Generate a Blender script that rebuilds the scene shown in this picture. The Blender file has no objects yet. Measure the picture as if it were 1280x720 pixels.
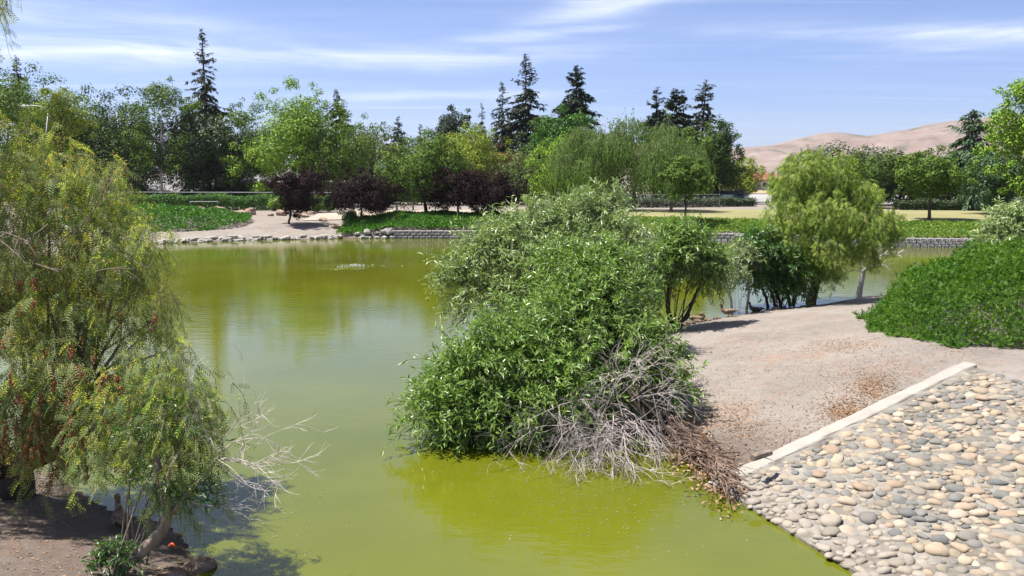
import bpy, math
import numpy as np
from mathutils import Vector, noise as mnoise

R = math.radians
rng = np.random.default_rng(7)
scene = bpy.context.scene
COL = scene.collection

# ------------------------------------------------------------------ camera
F_PX, CAM_Z, HORIZON = 1050.0, 4.5, 222.0
PITCH = math.atan((360 - HORIZON) / F_PX)
cam_data = bpy.data.cameras.new('camera')
cam_data.sensor_width = 36.0
cam_data.lens = F_PX / 1280 * 36.0
cam_data.clip_start = 0.1
cam_data.clip_end = 20000
cam = bpy.data.objects.new('camera', cam_data)
COL.objects.link(cam)
cam.location = (0, 0, CAM_Z)
cam.rotation_euler = (R(90) - PITCH, 0, 0)
scene.camera = cam

# ------------------------------------------------------------------ light, sky, exposure
SUN_TO = Vector((-0.44, 0.07, 1.0)).normalized()
SUN_EL = math.asin(SUN_TO.z)
SUN_AZ = math.atan2(SUN_TO.x, SUN_TO.y)          # clockwise from +Y
scene.view_settings.view_transform = 'Standard'
scene.view_settings.look = 'None'
scene.view_settings.exposure = 1.35
scene.view_settings.gamma = 1.0
sun = bpy.data.lights.new('sun', 'SUN')
sun.energy = 5.0
sun.angle = R(0.5)
sun.color = (1.0, 0.955, 0.88)
sun_o = bpy.data.objects.new('sun', sun)
COL.objects.link(sun_o)
sun_o.location = (-40, 20, 90)
sun_o.rotation_euler = (-SUN_TO).to_track_quat('-Z', 'Y').to_euler()

world = bpy.data.worlds.new('World')
scene.world = world
world.use_nodes = True
nt = world.node_tree
nt.nodes.clear()


def N(nt, typ, **kw):
    n = nt.nodes.new(typ)
    for k, v in kw.items():
        if k.startswith('i_'):
            key = k[2:]
            key = int(key) if key.isdigit() else key.replace('__', ' ')
            n.inputs[key].default_value = v
        else:
            setattr(n, k, v)
    return n


def lk(nt, a, b):
    nt.links.new(a, b)


def math_n(nt, op, a, b=None, c=None, clamp=False):
    n = nt.nodes.new('ShaderNodeMath')
    n.operation = op
    n.use_clamp = clamp
    for i, v in enumerate((a, b, c)):
        if v is None:
            continue
        if isinstance(v, (int, float)):
            n.inputs[i].default_value = v
        else:
            nt.links.new(v, n.inputs[i])
    return n.outputs[0]


sky = N(nt, 'ShaderNodeTexSky', sky_type='NISHITA', sun_disc=False, sun_elevation=SUN_EL,
        sun_rotation=SUN_AZ, altitude=0, air_density=1.0, dust_density=0.4, ozone_density=2.0)
tc = N(nt, 'ShaderNodeTexCoord')
sep = N(nt, 'ShaderNodeSeparateXYZ')
lk(nt, tc.outputs['Generated'], sep.inputs[0])
zc = math_n(nt, 'MAXIMUM', sep.outputs['Z'], 0.015)
zc = math_n(nt, 'ADD', zc, 0.035)
u = math_n(nt, 'DIVIDE', sep.outputs['X'], zc)
v = math_n(nt, 'DIVIDE', sep.outputs['Y'], zc)
comb = N(nt, 'ShaderNodeCombineXYZ')
lk(nt, u, comb.inputs[0])
lk(nt, v, comb.inputs[1])


def cirrus(rot, scl, seed, lo, hi, detail=6.0, dist=0.6):
    mp = N(nt, 'ShaderNodeMapping')
    mp.inputs['Location'].default_value = (seed, seed * 0.37, 0)
    mp.inputs['Rotation'].default_value = (0, 0, R(rot))
    mp.inputs['Scale'].default_value = (scl[0], scl[1], 1)
    lk(nt, comb.outputs[0], mp.inputs[0])
    nz = N(nt, 'ShaderNodeTexNoise', i_Scale=1.0, i_Detail=detail, i_Roughness=0.6, i_Distortion=dist)
    lk(nt, mp.outputs[0], nz.inputs['Vector'])
    mr = N(nt, 'ShaderNodeMapRange', interpolation_type='SMOOTHSTEP')
    mr.inputs[1].default_value = lo
    mr.inputs[2].default_value = hi
    lk(nt, nz.outputs['Fac'], mr.inputs[0])
    return mr.outputs[0]


c1 = cirrus(-6, (0.10, 0.62), 3.3, 0.46, 0.74)
c2 = cirrus(14, (0.14, 1.9), 11.7, 0.50, 0.80, 9.0, 1.4)
# long streak clouds (in direction space: azimuth / elevation)
elev = math_n(nt, 'ARCSINE', sep.outputs['Z'])
azim = math_n(nt, 'ARCTAN2', sep.outputs['X'], sep.outputs['Y'])
wob = N(nt, 'ShaderNodeTexNoise', i_Scale=3.0, i_Detail=5.0, i_Roughness=0.55)
wm = N(nt, 'ShaderNodeMapping')
wm.inputs['Scale'].default_value = (1.6, 1.6, 9)
lk(nt, tc.outputs['Generated'], wm.inputs[0])
lk(nt, wm.outputs[0], wob.inputs['Vector'])
wobf = math_n(nt, 'SUBTRACT', wob.outputs['Fac'], 0.5)


wis = N(nt, 'ShaderNodeTexNoise', i_Scale=4.0, i_Detail=8.0, i_Roughness=0.62, i_Distortion=0.7)
wm2 = N(nt, 'ShaderNodeMapping')
wm2.inputs['Scale'].default_value = (1.5, 1.5, 16)
wm2.inputs['Rotation'].default_value = (0, R(3), 0)
lk(nt, tc.outputs['Generated'], wm2.inputs[0])
lk(nt, wm2.outputs[0], wis.inputs['Vector'])


def streak(az0, el0, tilt, w_az, w_el, amp):
    da = math_n(nt, 'SUBTRACT', azim, R(az0))
    e = math_n(nt, 'SUBTRACT', elev, R(el0))
    e = math_n(nt, 'SUBTRACT', e, math_n(nt, 'MULTIPLY', da, math.tan(R(tilt))))
    e = math_n(nt, 'ADD', e, math_n(nt, 'MULTIPLY', wobf, R(2.2)))
    ge = math_n(nt, 'POWER', math_n(nt, 'DIVIDE', e, R(w_el)), 2.0)
    ga = math_n(nt, 'POWER', math_n(nt, 'ABSOLUTE', math_n(nt, 'DIVIDE', da, R(w_az))), 4.0)
    g = math_n(nt, 'EXPONENT', math_n(nt, 'MULTIPLY', math_n(nt, 'ADD', ge, ga), -1.0))
    tex = math_n(nt, 'MULTIPLY_ADD', wis.outputs['Fac'], 2.6, -0.65, clamp=True)
    return math_n(nt, 'MULTIPLY', math_n(nt, 'MULTIPLY', g, tex, clamp=True), amp)


hi_ = N(nt, 'ShaderNodeMapRange', interpolation_type='SMOOTHSTEP')     # the cirrus thickens overhead
hi_.inputs[1].default_value = .18
hi_.inputs[2].default_value = .3
hi_.inputs[3].default_value = .09
hi_.inputs[4].default_value = .6
lk(nt, sep.outputs['Z'], hi_.inputs[0])
acc = math_n(nt, 'MULTIPLY', c1, hi_.outputs[0])
acc = math_n(nt, 'MAXIMUM', acc, math_n(nt, 'MULTIPLY', c2, 0.2))
for s in [(-14, 7.8, 1.5, 20, .7, .5), (-27, 7.2, 0, 9, .8, .4), (-27, 11.6, 4, 9, 1.2, .4), (-28, 9.4, -1, 12, .7, .4),
          (-4, 5.3, 2, 9, .4, .35), (8, 11.3, 7, 7, .6, .55), (2, 9.6, 3, 6, .35, .4), (22, 8.6, -3, 9, .6, .35), (30, 8.0, -1, 8, .7, .45),
          (-62, 9, 2, 20, 1.4, .6), (58, 10, -2, 18, 1.2, .5), (95, 14, 2, 22, 2, .5), (-110, 12, 0, 25, 2, .5), (170, 11, 2, 30, 1.8, .5)]:
    acc = math_n(nt, 'ADD', acc, streak(*s))
acc = math_n(nt, 'MULTIPLY', acc, 1.0, clamp=True)
tint = N(nt, 'ShaderNodeMix', data_type='RGBA', blend_type='MULTIPLY')
tint.inputs[0].default_value = 1.0
lk(nt, sky.outputs[0], tint.inputs[6])
tgr = N(nt, 'ShaderNodeMapRange', interpolation_type='SMOOTHSTEP')
tgr.inputs[1].default_value = 0.0
tgr.inputs[2].default_value = 0.5
lk(nt, sep.outputs['Z'], tgr.inputs[0])
tcol = N(nt, 'ShaderNodeMix', data_type='RGBA')      # deep dry-air blue low down, neutral overhead
lk(nt, tgr.outputs[0], tcol.inputs[0])
tcol.inputs[6].default_value = (0.71, 0.825, 1.28, 1)
tcol.inputs[7].default_value = (0.96, 0.95, 1.08, 1)
lk(nt, tcol.outputs[2], tint.inputs[7])
mx = N(nt, 'ShaderNodeMix', data_type='RGBA')
lk(nt, acc, mx.inputs[0])
lk(nt, tint.outputs[2], mx.inputs[6])
mx.inputs[7].default_value = (10.4, 10.8, 11.6, 1)
bg = N(nt, 'ShaderNodeBackground')
bg.inputs['Strength'].default_value = 0.048
lk(nt, mx.outputs[2], bg.inputs[0])
wo = N(nt, 'ShaderNodeOutputWorld')
lk(nt, bg.outputs[0], wo.inputs[0])

# ------------------------------------------------------------------ helpers: pixels of the photograph -> places
cp, sp = math.cos(PITCH), math.sin(PITCH)


def ray(px, py):
    cx, cy = (px - 640) / F_PX, (360 - py) / F_PX
    return np.array([cx, cp + sp * cy, -sp + cp * cy])


def G(px, py, z=0.0):
    d = ray(px, py)
    t = (z - CAM_Z) / d[2]
    return np.array([0, 0, CAM_Z]) + d * t


def P(px, py, D):
    d = ray(px, py)
    return np.array([0, 0, CAM_Z]) + d * (D / d[1])


def proj(p):
    p = np.asarray(p, float) - np.array([0, 0, CAM_Z])
    fwd = p[..., 1] * cp - p[..., 2] * sp
    up = p[..., 1] * sp + p[..., 2] * cp
    return 640 + F_PX * p[..., 0] / fwd, 360 - F_PX * up / fwd


# ------------------------------------------------------------------ helpers: objects and tags
def tag(o, label=None, cat=None, group=None, kind=None):
    if label: o['label'] = label
    if cat: o['category'] = cat
    if group: o['group'] = group
    if kind: o['kind'] = kind
    return o


def empty(name, loc, label=None, cat=None, group=None, rz=0.0):
    o = bpy.data.objects.new(name, None)
    o.empty_display_size = 0.3
    COL.objects.link(o)
    o.location = tuple(float(a) for a in loc)
    o.rotation_euler = (0, 0, rz)
    return tag(o, label, cat, group)


class MB:
    """collects vertices and faces (3 or 4 corners) and links them as one mesh object"""
    def __init__(self):
        self.v, self.f, self.n = [], [], 0

    def add(self, V, Fc):
        V = np.asarray(V, np.float32).reshape(-1, 3)
        self.v.append(V)
        for a in (Fc if isinstance(Fc, (list, tuple)) and len(Fc) and isinstance(Fc[0], np.ndarray) and Fc[0].ndim == 2 else [np.asarray(Fc)]):
            if a.size:
                self.f.append((a + self.n).astype(np.int32))
        self.n += len(V)
        return self

    def mesh(self, name, mat=None, smooth=False):
        me = bpy.data.meshes.new(name)
        V = np.concatenate(self.v)
        me.vertices.add(len(V))
        me.vertices.foreach_set('co', V.ravel())
        idx = np.concatenate([a.ravel() for a in self.f])
        tot = np.concatenate([np.full(len(a), a.shape[1], np.int32) for a in self.f])
        st = np.concatenate([[0], np.cumsum(tot)[:-1]]).astype(np.int32)
        me.loops.add(len(idx))
        me.loops.foreach_set('vertex_index', idx)
        me.polygons.add(len(tot))
        me.polygons.foreach_set('loop_start', st)
        me.polygons.foreach_set('loop_total', tot)
        me.polygons.foreach_set('use_smooth', np.full(len(tot), smooth, bool))
        me.update(calc_edges=True)
        if mat: me.materials.append(mat)
        return me

    def build(self, name, mat, parent=None, smooth=False, loc=None):
        if not self.v or not self.f: return None
        if parent is not None and loc is None:   # geometry given in world coordinates: put it in the parent's space
            M = np.array(world_matrix(parent).inverted(), np.float32)
            self.v = [a @ M[:3, :3].T + M[:3, 3] for a in self.v]
        o = bpy.data.objects.new(name, self.mesh(name, mat, smooth))
        COL.objects.link(o)
        if parent is not None: o.parent = parent
        if loc is not None: o.location = tuple(float(a) for a in loc)
        return o


def world_matrix(o):
    m = o.matrix_basis.copy()
    while o.parent:
        o = o.parent
        m = o.matrix_basis @ m
    return m


def copy_tree(o, parent=None):
    c = o.copy()
    COL.objects.link(c)
    if parent is not None: c.parent = parent
    for ch in list(o.children):
        copy_tree(ch, c)
    return c


# ------------------------------------------------------------------ helpers: geometry
def unit(a):
    a = np.asarray(a, float)
    return a / np.maximum(np.linalg.norm(a, axis=-1, keepdims=True), 1e-9)


def tube(mb, pts, rad, sides=6, cap=True):
    pts = np.asarray(pts, float)
    n = len(pts)
    rad = np.broadcast_to(np.asarray(rad, float), (n,))
    T = unit(np.gradient(pts, axis=0))
    ref = np.array([0, 0, 1.0]) if abs(T[:, 2]).mean() < 0.8 else np.array([0, 1.0, 0])
    A = unit(np.cross(T, ref))
    B = np.cross(T, A)
    a = np.linspace(0, 2 * np.pi, sides, endpoint=False)
    V = pts[:, None] + rad[:, None, None] * (np.cos(a)[None, :, None] * A[:, None] + np.sin(a)[None, :, None] * B[:, None])
    i = np.arange(n - 1)[:, None] * sides
    j = np.arange(sides)[None]
    q = np.stack([i + j, i + (j + 1) % sides, i + sides + (j + 1) % sides, i + sides + j], -1).reshape(-1, 4)
    Vf = V.reshape(-1, 3)
    fs = [q]
    if cap:
        Vf = np.concatenate([Vf, pts[:1], pts[-1:]])
        k = np.arange(sides)
        fs.append(np.stack([np.full(sides, n * sides), (k + 1) % sides, k], -1))
        b = (n - 1) * sides
        fs.append(np.stack([np.full(sides, n * sides + 1), b + k, b + (k + 1) % sides], -1))
    mb.add(Vf, fs)


def sticks(mb, P0, P1, r0, r1, sides=3):
    P0 = np.asarray(P0, float); P1 = np.asarray(P1, float)
    n = len(P0)
    if n == 0: return
    r0 = np.broadcast_to(np.asarray(r0, float), (n,)); r1 = np.broadcast_to(np.asarray(r1, float), (n,))
    T = unit(P1 - P0)
    ref = np.where(np.abs(T[:, 2:3]) > 0.9, np.array([[1.0, 0, 0]]), np.array([[0, 0, 1.0]]))
    A = unit(np.cross(T, ref)); B = np.cross(T, A)
    a = np.linspace(0, 2 * np.pi, sides, endpoint=False)
    off = np.cos(a)[None, :, None] * A[:, None] + np.sin(a)[None, :, None] * B[:, None]
    V = np.concatenate([P0[:, None] + off * r0[:, None, None], P1[:, None] + off * r1[:, None, None]], 1)
    b = np.arange(n)[:, None] * 2 * sides
    j = np.arange(sides)[None]
    q = np.stack([b + j, b + (j + 1) % sides, b + sides + (j + 1) % sides, b + sides + j], -1).reshape(-1, 4)
    mb.add(V.reshape(-1, 3), q)


# leaf templates: x across, y along, z up from the blade
DIAMOND = (np.array([[0, 0, 0], [.5, .45, .05], [0, 1, -.08], [-.5, .45, .05]]), np.array([[0, 1, 2, 3]]))
LANCE = (np.array([[0, 0, 0], [.5, .38, .03], [.28, .75, -.03], [0, 1, -.16], [-.28, .75, -.03], [-.5, .38, .03], [0, .38, -.02], [0, .75, -.08]]),
         np.array([[0, 1, 6, 6], [1, 2, 7, 6], [2, 3, 7, 7], [3, 4, 7, 7], [4, 5, 6, 7], [5, 0, 6, 6]]))


def fix_template(t):
    V, Fq = t
    quads = np.array([f for f in Fq if len(set(f)) == 4], int).reshape(-1, 4)
    tris = np.array([list(dict.fromkeys(f)) for f in Fq if len(set(f)) == 3], int).reshape(-1, 3)
    return V, [a for a in (quads, tris) if len(a)]


def pinnate(pairs, wl=0.5, thick=.045, sweep=0.35, droop=0.35):
    V, Fq = [], []
    for i in range(pairs):
        t = (i + 0.7) / (pairs + 0.4)
        z = -droop * t * t
        env = wl * (0.55 + 0.9 * t - 1.0 * t * t)
        for s in (-1, 1):
            b = len(V)
            tip = np.array([s * env * .86, t + sweep * env, z - .05])
            base = np.array([0, t, z])
            mid = (base + tip) / 2
            perp = np.array([-(tip - base)[1], (tip - base)[0], 0]); perp = perp / np.linalg.norm(perp) * thick
            V += [base, mid + perp, tip, mid - perp]
            Fq.append([b, b + 1, b + 2, b + 3])
    b = len(V)
    V += [[-.012, 0, 0], [.012, 0, 0], [.01, .5, -droop * .25], [-.01, .5, -droop * .25], [0, 1.05, -droop], [0.004, 1.05, -droop]]
    Fq += [[b, b + 1, b + 2, b + 3], [b + 3, b + 2, b + 5, b + 4]]
    return np.array(V, float), np.array(Fq)


PINN_NEAR = pinnate(6, .40, .036, .55)
PINN_FAR = pinnate(4, .42, .08, .6)
SPRIG = (np.concatenate([np.array([[0, 0, 0], [.10 * math.cos(a) - .12 * math.sin(a) * 0, .5, .0], [math.sin(a) * l, l * math.cos(a), z], [-.10, .45, .02]])
                         for a, l, z in ((0, 1, 0), (.5, .85, .12), (-.5, .85, -.1), (.95, .62, .05), (-.95, .6, .1))]),
         np.array([[4 * i, 4 * i + 1, 4 * i + 2, 4 * i + 3] for i in range(5)]))


def make_sprig():
    V, Fq = [], []
    for a, l, z in ((0, 1, 0), (.45, .85, .12), (-.5, .85, -.1), (.95, .62, .05), (-.9, .6, .1)):
        d = np.array([math.sin(a), math.cos(a), z]); pz = np.array([math.cos(a), -math.sin(a), 0]) * .085
        b = len(V)
        V += [np.zeros(3), d * l * .5 + pz, d * l, d * l * .5 - pz]
        Fq.append([b, b + 1, b + 2, b + 3])
    return np.array(V), np.array(Fq)


SPRIG = make_sprig()


def leaves(mb, Pt, D, Nn, L, W, tmpl=DIAMOND):
    Pt = np.asarray(Pt, float)
    n = len(Pt)
    if n == 0: return
    D = unit(D)
    X = unit(np.cross(D, Nn))
    Z = np.cross(X, D)
    L = np.broadcast_to(np.asarray(L, float), (n,)); W = np.broadcast_to(np.asarray(W, float), (n,))
    V, fs = fix_template(tmpl)
    out = (Pt[:, None] + X[:, None] * (V[None, :, 0:1] * W[:, None, None]) + D[:, None] * (V[None, :, 1:2] * L[:, None, None])
           + Z[:, None] * (V[None, :, 2:3] * L[:, None, None]))
    k = len(V)
    off = (np.arange(n) * k)[:, None, None]
    mb.add(out.reshape(-1, 3), [(f[None] + off).reshape(-1, f.shape[1]) for f in fs])


def rdir(n, r=rng):
    return unit(r.normal(size=(n, 3)))


def bez(p0, p1, p2, n=8, jit=0.0):
    t = np.linspace(0, 1, n)[:, None]
    q = (1 - t) ** 2 * p0 + 2 * t * (1 - t) * p1 + t * t * p2
    if jit:
        q[1:-1] += rng.normal(size=(n - 2, 3)) * jit
    return q


def vnoise(x, y, s=1.0, seed=0.0):
    """smooth value noise, vectorised"""
    x = np.asarray(x, float) * s + seed * 17.3; y = np.asarray(y, float) * s - seed * 9.1
    xi, yi = np.floor(x), np.floor(y)
    fx, fy = x - xi, y - yi
    fx = fx * fx * (3 - 2 * fx); fy = fy * fy * (3 - 2 * fy)
    def h(a, b):
        t = np.sin(a * 127.1 + b * 311.7 + seed * 3.7) * 43758.5453
        return t - np.floor(t)
    return (h(xi, yi) * (1 - fx) + h(xi + 1, yi) * fx) * (1 - fy) + (h(xi, yi + 1) * (1 - fx) + h(xi + 1, yi + 1) * fx) * fy - 0.5


# ------------------------------------------------------------------ materials
def new_mat(name):
    m = bpy.data.materials.new(name)
    m.use_nodes = True
    m.node_tree.nodes.clear()
    return m, m.node_tree


def ramp(nt, stops, interp='LINEAR'):
    r = nt.nodes.new('ShaderNodeValToRGB')
    r.color_ramp.interpolation = interp
    el = r.color_ramp.elements
    while len(el) < len(stops): el.new(0.5)
    for e, (p, c) in zip(el, stops):
        e.position = p
        e.color = (*c, 1)
    return r


def solid_mat(name, cols, scale=4.0, rough=0.85, bump=0.3, bump_scale=20.0, spec=0.3, metallic=0.0, stretch=(1, 1, 1), detail=6.0, dist=0.02):
    m, t = new_mat(name)
    tcn = N(t, 'ShaderNodeTexCoord')
    mp = N(t, 'ShaderNodeMapping'); mp.inputs['Scale'].default_value = stretch
    lk(t, tcn.outputs['Object'], mp.inputs[0])
    nz = N(t, 'ShaderNodeTexNoise', i_Scale=scale, i_Detail=detail, i_Roughness=0.65)
    lk(t, mp.outputs[0], nz.inputs['Vector'])
    k = len(cols)
    r = ramp(t, [(0.3 + 0.4 * i / max(k - 1, 1), c) for i, c in enumerate(cols)])
    lk(t, nz.outputs['Fac'], r.inputs[0])
    b = N(t, 'ShaderNodeBsdfPrincipled', i_Roughness=rough, i_Metallic=metallic)
    b.inputs['Specular IOR Level'].default_value = spec
    lk(t, r.outputs[0], b.inputs['Base Color'])
    if bump:
        n2 = N(t, 'ShaderNodeTexNoise', i_Scale=bump_scale, i_Detail=5.0, i_Roughness=0.65)
        lk(t, mp.outputs[0], n2.inputs['Vector'])
        bp = N(t, 'ShaderNodeBump', i_Strength=bump, i_Distance=dist)
        lk(t, n2.outputs['Fac'], bp.inputs['Height'])
        lk(t, bp.outputs[0], b.inputs['Normal'])
    o = N(t, 'ShaderNodeOutputMaterial')
    lk(t, b.outputs[0], o.inputs[0])
    return m


def leaf_mat(name, cols, trans=0.35, rough=0.45, spec=0.35, under=None, clump=0.0, clump_scale=0.5, gain=1.05):
    m, t = new_mat(name)
    geo = N(t, 'ShaderNodeNewGeometry')
    cols = [tuple(min(v_ * gain, .6) for v_ in c) for c in cols]
    k = len(cols)
    r = ramp(t, [(i / max(k - 1, 1), c) for i, c in enumerate(cols)])
    fac = geo.outputs['Random Per Island']
    if clump:
        tcn = N(t, 'ShaderNodeTexCoord')
        nz = N(t, 'ShaderNodeTexNoise', i_Scale=clump_scale, i_Detail=2.0)
        lk(t, tcn.outputs['Object'], nz.inputs['Vector'])
        a = math_n(t, 'MULTIPLY_ADD', nz.outputs['Fac'], 2.0 * clump, -1.0 * clump)
        fac = math_n(t, 'ADD', fac, a, clamp=True)
    lk(t, fac, r.inputs[0])
    colr = r.outputs[0]
    if under:
        mix = N(t, 'ShaderNodeMix', data_type='RGBA')
        lk(t, geo.outputs['Backfacing'], mix.inputs[0])
        lk(t, r.outputs[0], mix.inputs[6])
        mix.inputs[7].default_value = (*under, 1)
        colr = mix.outputs[2]
    b = N(t, 'ShaderNodeBsdfPrincipled', i_Roughness=rough)
    b.inputs['Specular IOR Level'].default_value = spec
    lk(t, colr, b.inputs['Base Color'])
    o = N(t, 'ShaderNodeOutputMaterial')
    if trans > 0:
        tr = N(t, 'ShaderNodeBsdfTranslucent')
        hs = N(t, 'ShaderNodeMix', data_type='RGBA', blend_type='MULTIPLY')
        hs.inputs[0].default_value = 1.0
        lk(t, r.outputs[0], hs.inputs[6]); hs.inputs[7].default_value = (1.25, 1.35, 0.55, 1)
        lk(t, hs.outputs[2], tr.inputs[0])
        ms = N(t, 'ShaderNodeMixShader'); ms.inputs[0].default_value = trans
        lk(t, b.outputs[0], ms.inputs[1]); lk(t, tr.outputs[0], ms.inputs[2])
        lk(t, ms.outputs[0], o.inputs[0])
    else:
        lk(t, b.outputs[0], o.inputs[0])
    return m


M = {}
M['bark'] = solid_mat('bark', [(.045, .032, .024), (.12, .09, .065)], 6, .9, .6, 14, stretch=(1, 1, .25))
M['bark_dark'] = solid_mat('dark bark', [(.02, .015, .012), (.06, .045, .035)], 6, .9, .6, 14, stretch=(1, 1, .25))
M['bark_pale'] = solid_mat('pale bark', [(.22, .19, .16), (.5, .45, .4)], 5, .85, .4, 12, stretch=(1, 1, .4))
M['bark_mid'] = solid_mat('grey brown bark', [(.10, .075, .055), (.26, .21, .17)], 6, .9, .5, 14, stretch=(1, 1, .3))
M['twig_grey'] = solid_mat('dead grey twig', [(0.220, 0.185, 0.171), (0.462, 0.414, 0.388)], 7, .9, .3, 30)
M['twig_white'] = solid_mat('bleached twig', [(0.294, 0.266, 0.245), (0.476, 0.448, 0.420)], 7, .9, .3, 30)
M['root'] = solid_mat('weathered root', [(0.035, 0.024, 0.018), (0.119, 0.078, 0.056), (0.238, 0.184, 0.152)], 5, .92, .4, 30)

M['willow'] = leaf_mat('willow leaf', [(0.053, 0.101, 0.016), (0.089, 0.152, 0.025), (0.131, 0.193, 0.045)], .32, .36, .5, under=(0.231, 0.267, 0.153), clump=.3, clump_scale=1.2, gain=1.60)
M['willow_back'] = leaf_mat('grey green willow leaf', [(.045, .075, .02), (.11, .155, .05), (.20, .24, .11)], .3, .38, .5, under=(.24, .29, .19), clump=.3, clump_scale=1.0, gain=1.76)
M['pepper'] = leaf_mat('pepper tree leaf', [(.018, .04, .010), (.07, .105, .024), (.15, .16, .05), (.20, .135, .06)], .4, .55, .2, under=(.12, .17, .06), clump=.35, clump_scale=1.1, gain=2.9)
M['pepper_yellow'] = leaf_mat('pepper tree blossom', [(.16, .18, .04), (.24, .24, .07), (.28, .24, .09), (.24, .13, .06)], .35, .6, .2)
M['pepper_right'] = leaf_mat('yellow green pepper leaf', [(.06, .115, .018), (.12, .18, .028), (.21, .235, .05)], .36, .6, .15, clump=.45, clump_scale=1.0, gain=1.5)
M['berry'] = leaf_mat('pepper berry', [(0.240, 0.046, 0.024), (0.390, 0.091, 0.042), (0.300, 0.143, 0.060)], 0, .4, .4, gain=0.80)
M['shrub_broad'] = leaf_mat('broad green leaf', [(.025, .075, .012), (.05, .12, .02), (.075, .15, .03)], .3, .35, .5)
M['mound'] = leaf_mat('mound shrub leaf', [(.018, .06, .008), (.05, .12, .012), (.11, .18, .022)], .36, .6, .2, clump=.5, clump_scale=.9, gain=1.28)
M['ivy'] = leaf_mat('ground ivy leaf', [(0.023, 0.072, 0.006), (0.040, 0.116, 0.010), (0.069, 0.160, 0.016)], .3, .45, .3, clump=.3, clump_scale=.8, gain=1.28)
M['olive_cover'] = leaf_mat('olive ground cover leaf', [(.05, .11, .012), (.10, .17, .02), (.18, .21, .035)], .3, .5, .3, clump=.5, clump_scale=.4, gain=1.4)
M['hedge'] = leaf_mat('hedge leaf', [(0.018, 0.047, 0.007), (0.030, 0.078, 0.010), (0.055, 0.117, 0.015)], .1, .6, .14, clump=.3, gain=1.6)
M['hedge_dark'] = leaf_mat('dark hedge leaf', [(.014, .03, .008), (.03, .055, .013), (.05, .08, .02)], .1, .5, .3, gain=1.0)
M['green_dark'] = leaf_mat('dark green leaf', [(0.012, 0.026, 0.005), (0.025, 0.049, 0.009), (0.051, 0.080, 0.013)], .1, .6, .14, clump=.35, clump_scale=.35, gain=1.6)
M['green_mid'] = leaf_mat('mid green leaf', [(0.025, 0.055, 0.007), (0.055, 0.098, 0.012), (0.100, 0.140, 0.018)], .1, .6, .14, clump=.35, clump_scale=.35, gain=1.55)
M['green_bright'] = leaf_mat('bright green leaf', [(0.040, 0.086, 0.007), (0.085, 0.148, 0.012), (0.140, 0.195, 0.019)], .1, .6, .14, clump=.35, clump_scale=.35, gain=1.75)
M['yellow_green'] = leaf_mat('yellow green leaf', [(0.060, 0.111, 0.010), (0.136, 0.187, 0.017), (0.230, 0.238, 0.025)], .1, .6, .14, clump=.4, clump_scale=.3, gain=1.35)
M['olive'] = leaf_mat('olive leaf', [(0.038, 0.060, 0.017), (0.072, 0.098, 0.025), (0.128, 0.136, 0.051)], .1, .6, .14, clump=.4, clump_scale=.35, gain=1.5)
M['weeping'] = leaf_mat('weeping willow leaf', [(0.043, 0.081, 0.017), (0.081, 0.143, 0.029), (0.128, 0.190, 0.047)], .34, .6, .14, clump=.4, clump_scale=.35, gain=1.44)
M['purple'] = leaf_mat('purple plum leaf', [(0.009, 0.004, 0.006), (0.022, 0.006, 0.010), (0.049, 0.011, 0.017)], .12, .7, .12, clump=.3, clump_scale=.5, gain=0.64)
M['conifer'] = leaf_mat('conifer needle', [(.010, .026, .010), (.02, .045, .018), (.04, .07, .03)], .15, .6, .25, clump=.25, clump_scale=.4, gain=0.8)
M['redwood'] = leaf_mat('redwood needle', [(.016, .03, .014), (.03, .052, .022), (.07, .075, .03)], .15, .6, .25, clump=.25, clump_scale=.4, gain=0.80)
M['cedar'] = leaf_mat('cedar needle', [(.02, .045, .02), (.035, .07, .03), (.07, .11, .045)], .2, .6, .25, clump=.25, clump_scale=.4, gain=1.5)
M['rust'] = leaf_mat('rust brown needle', [(.10, .05, .02), (.17, .085, .035)], .2, .6, .2)
M['woodland'] = leaf_mat('woodland leaf', [(.012, .032, .008), (.025, .055, .012), (.05, .09, .02)], .1, .5, .25, clump=.4, clump_scale=.15, gain=0.85)

M['concrete'] = solid_mat('pale concrete', [(0.218, 0.200, 0.177), (0.284, 0.262, 0.235)], 3, .9, .35, 60, dist=.01)
M['mortar'] = solid_mat('grey mortar', [(.075, .06, .048), (.135, .12, .10), (.20, .185, .165), (.235, .22, .2)], 1.6, .95, .9, 45, dist=.02, detail=9.0)
M['wallblock'] = solid_mat('wall block', [(0.168, 0.161, 0.161), (0.280, 0.266, 0.252)], 3, .95, .5, 30)
M['boulder'] = solid_mat('reddish boulder', [(0.154, 0.084, 0.063), (0.266, 0.182, 0.140), (0.322, 0.266, 0.224)], 2.0, .95, .6, 8, dist=.05)
M['white_stone'] = solid_mat('bleached shore stone', [(0.202, 0.185, 0.162), (0.336, 0.319, 0.291)], 3, .95, .4, 12)
M['galv'] = solid_mat('galvanised steel', [(0.180, 0.186, 0.192), (0.270, 0.276, 0.282)], 8, .5, 0, metallic=.6)
M['lamp_white'] = solid_mat('lamp housing', [(0.372, 0.372, 0.360), (0.432, 0.432, 0.420)], 4, .5, 0)
M['lamp_glass'] = solid_mat('lamp lens', [(.5, .5, .48), (.55, .55, .53)], 4, .2, 0, spec=.5)
M['tan_wall'] = solid_mat('tan stucco', [(0.322, 0.245, 0.140), (0.392, 0.301, 0.182)], 3, .95, .3, 40)
M['brown_wall'] = solid_mat('brown wall', [(.10, .075, .055), (.16, .12, .085)], 3, .95, .3, 40)
M['white_wall'] = solid_mat('white wall', [(0.434, 0.420, 0.392), (0.518, 0.504, 0.476)], 3, .9, .2, 40)
M['roof_grey'] = solid_mat('grey shingle', [(0.189, 0.182, 0.189), (0.280, 0.273, 0.273)], 6, .95, .5, 18)
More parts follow.
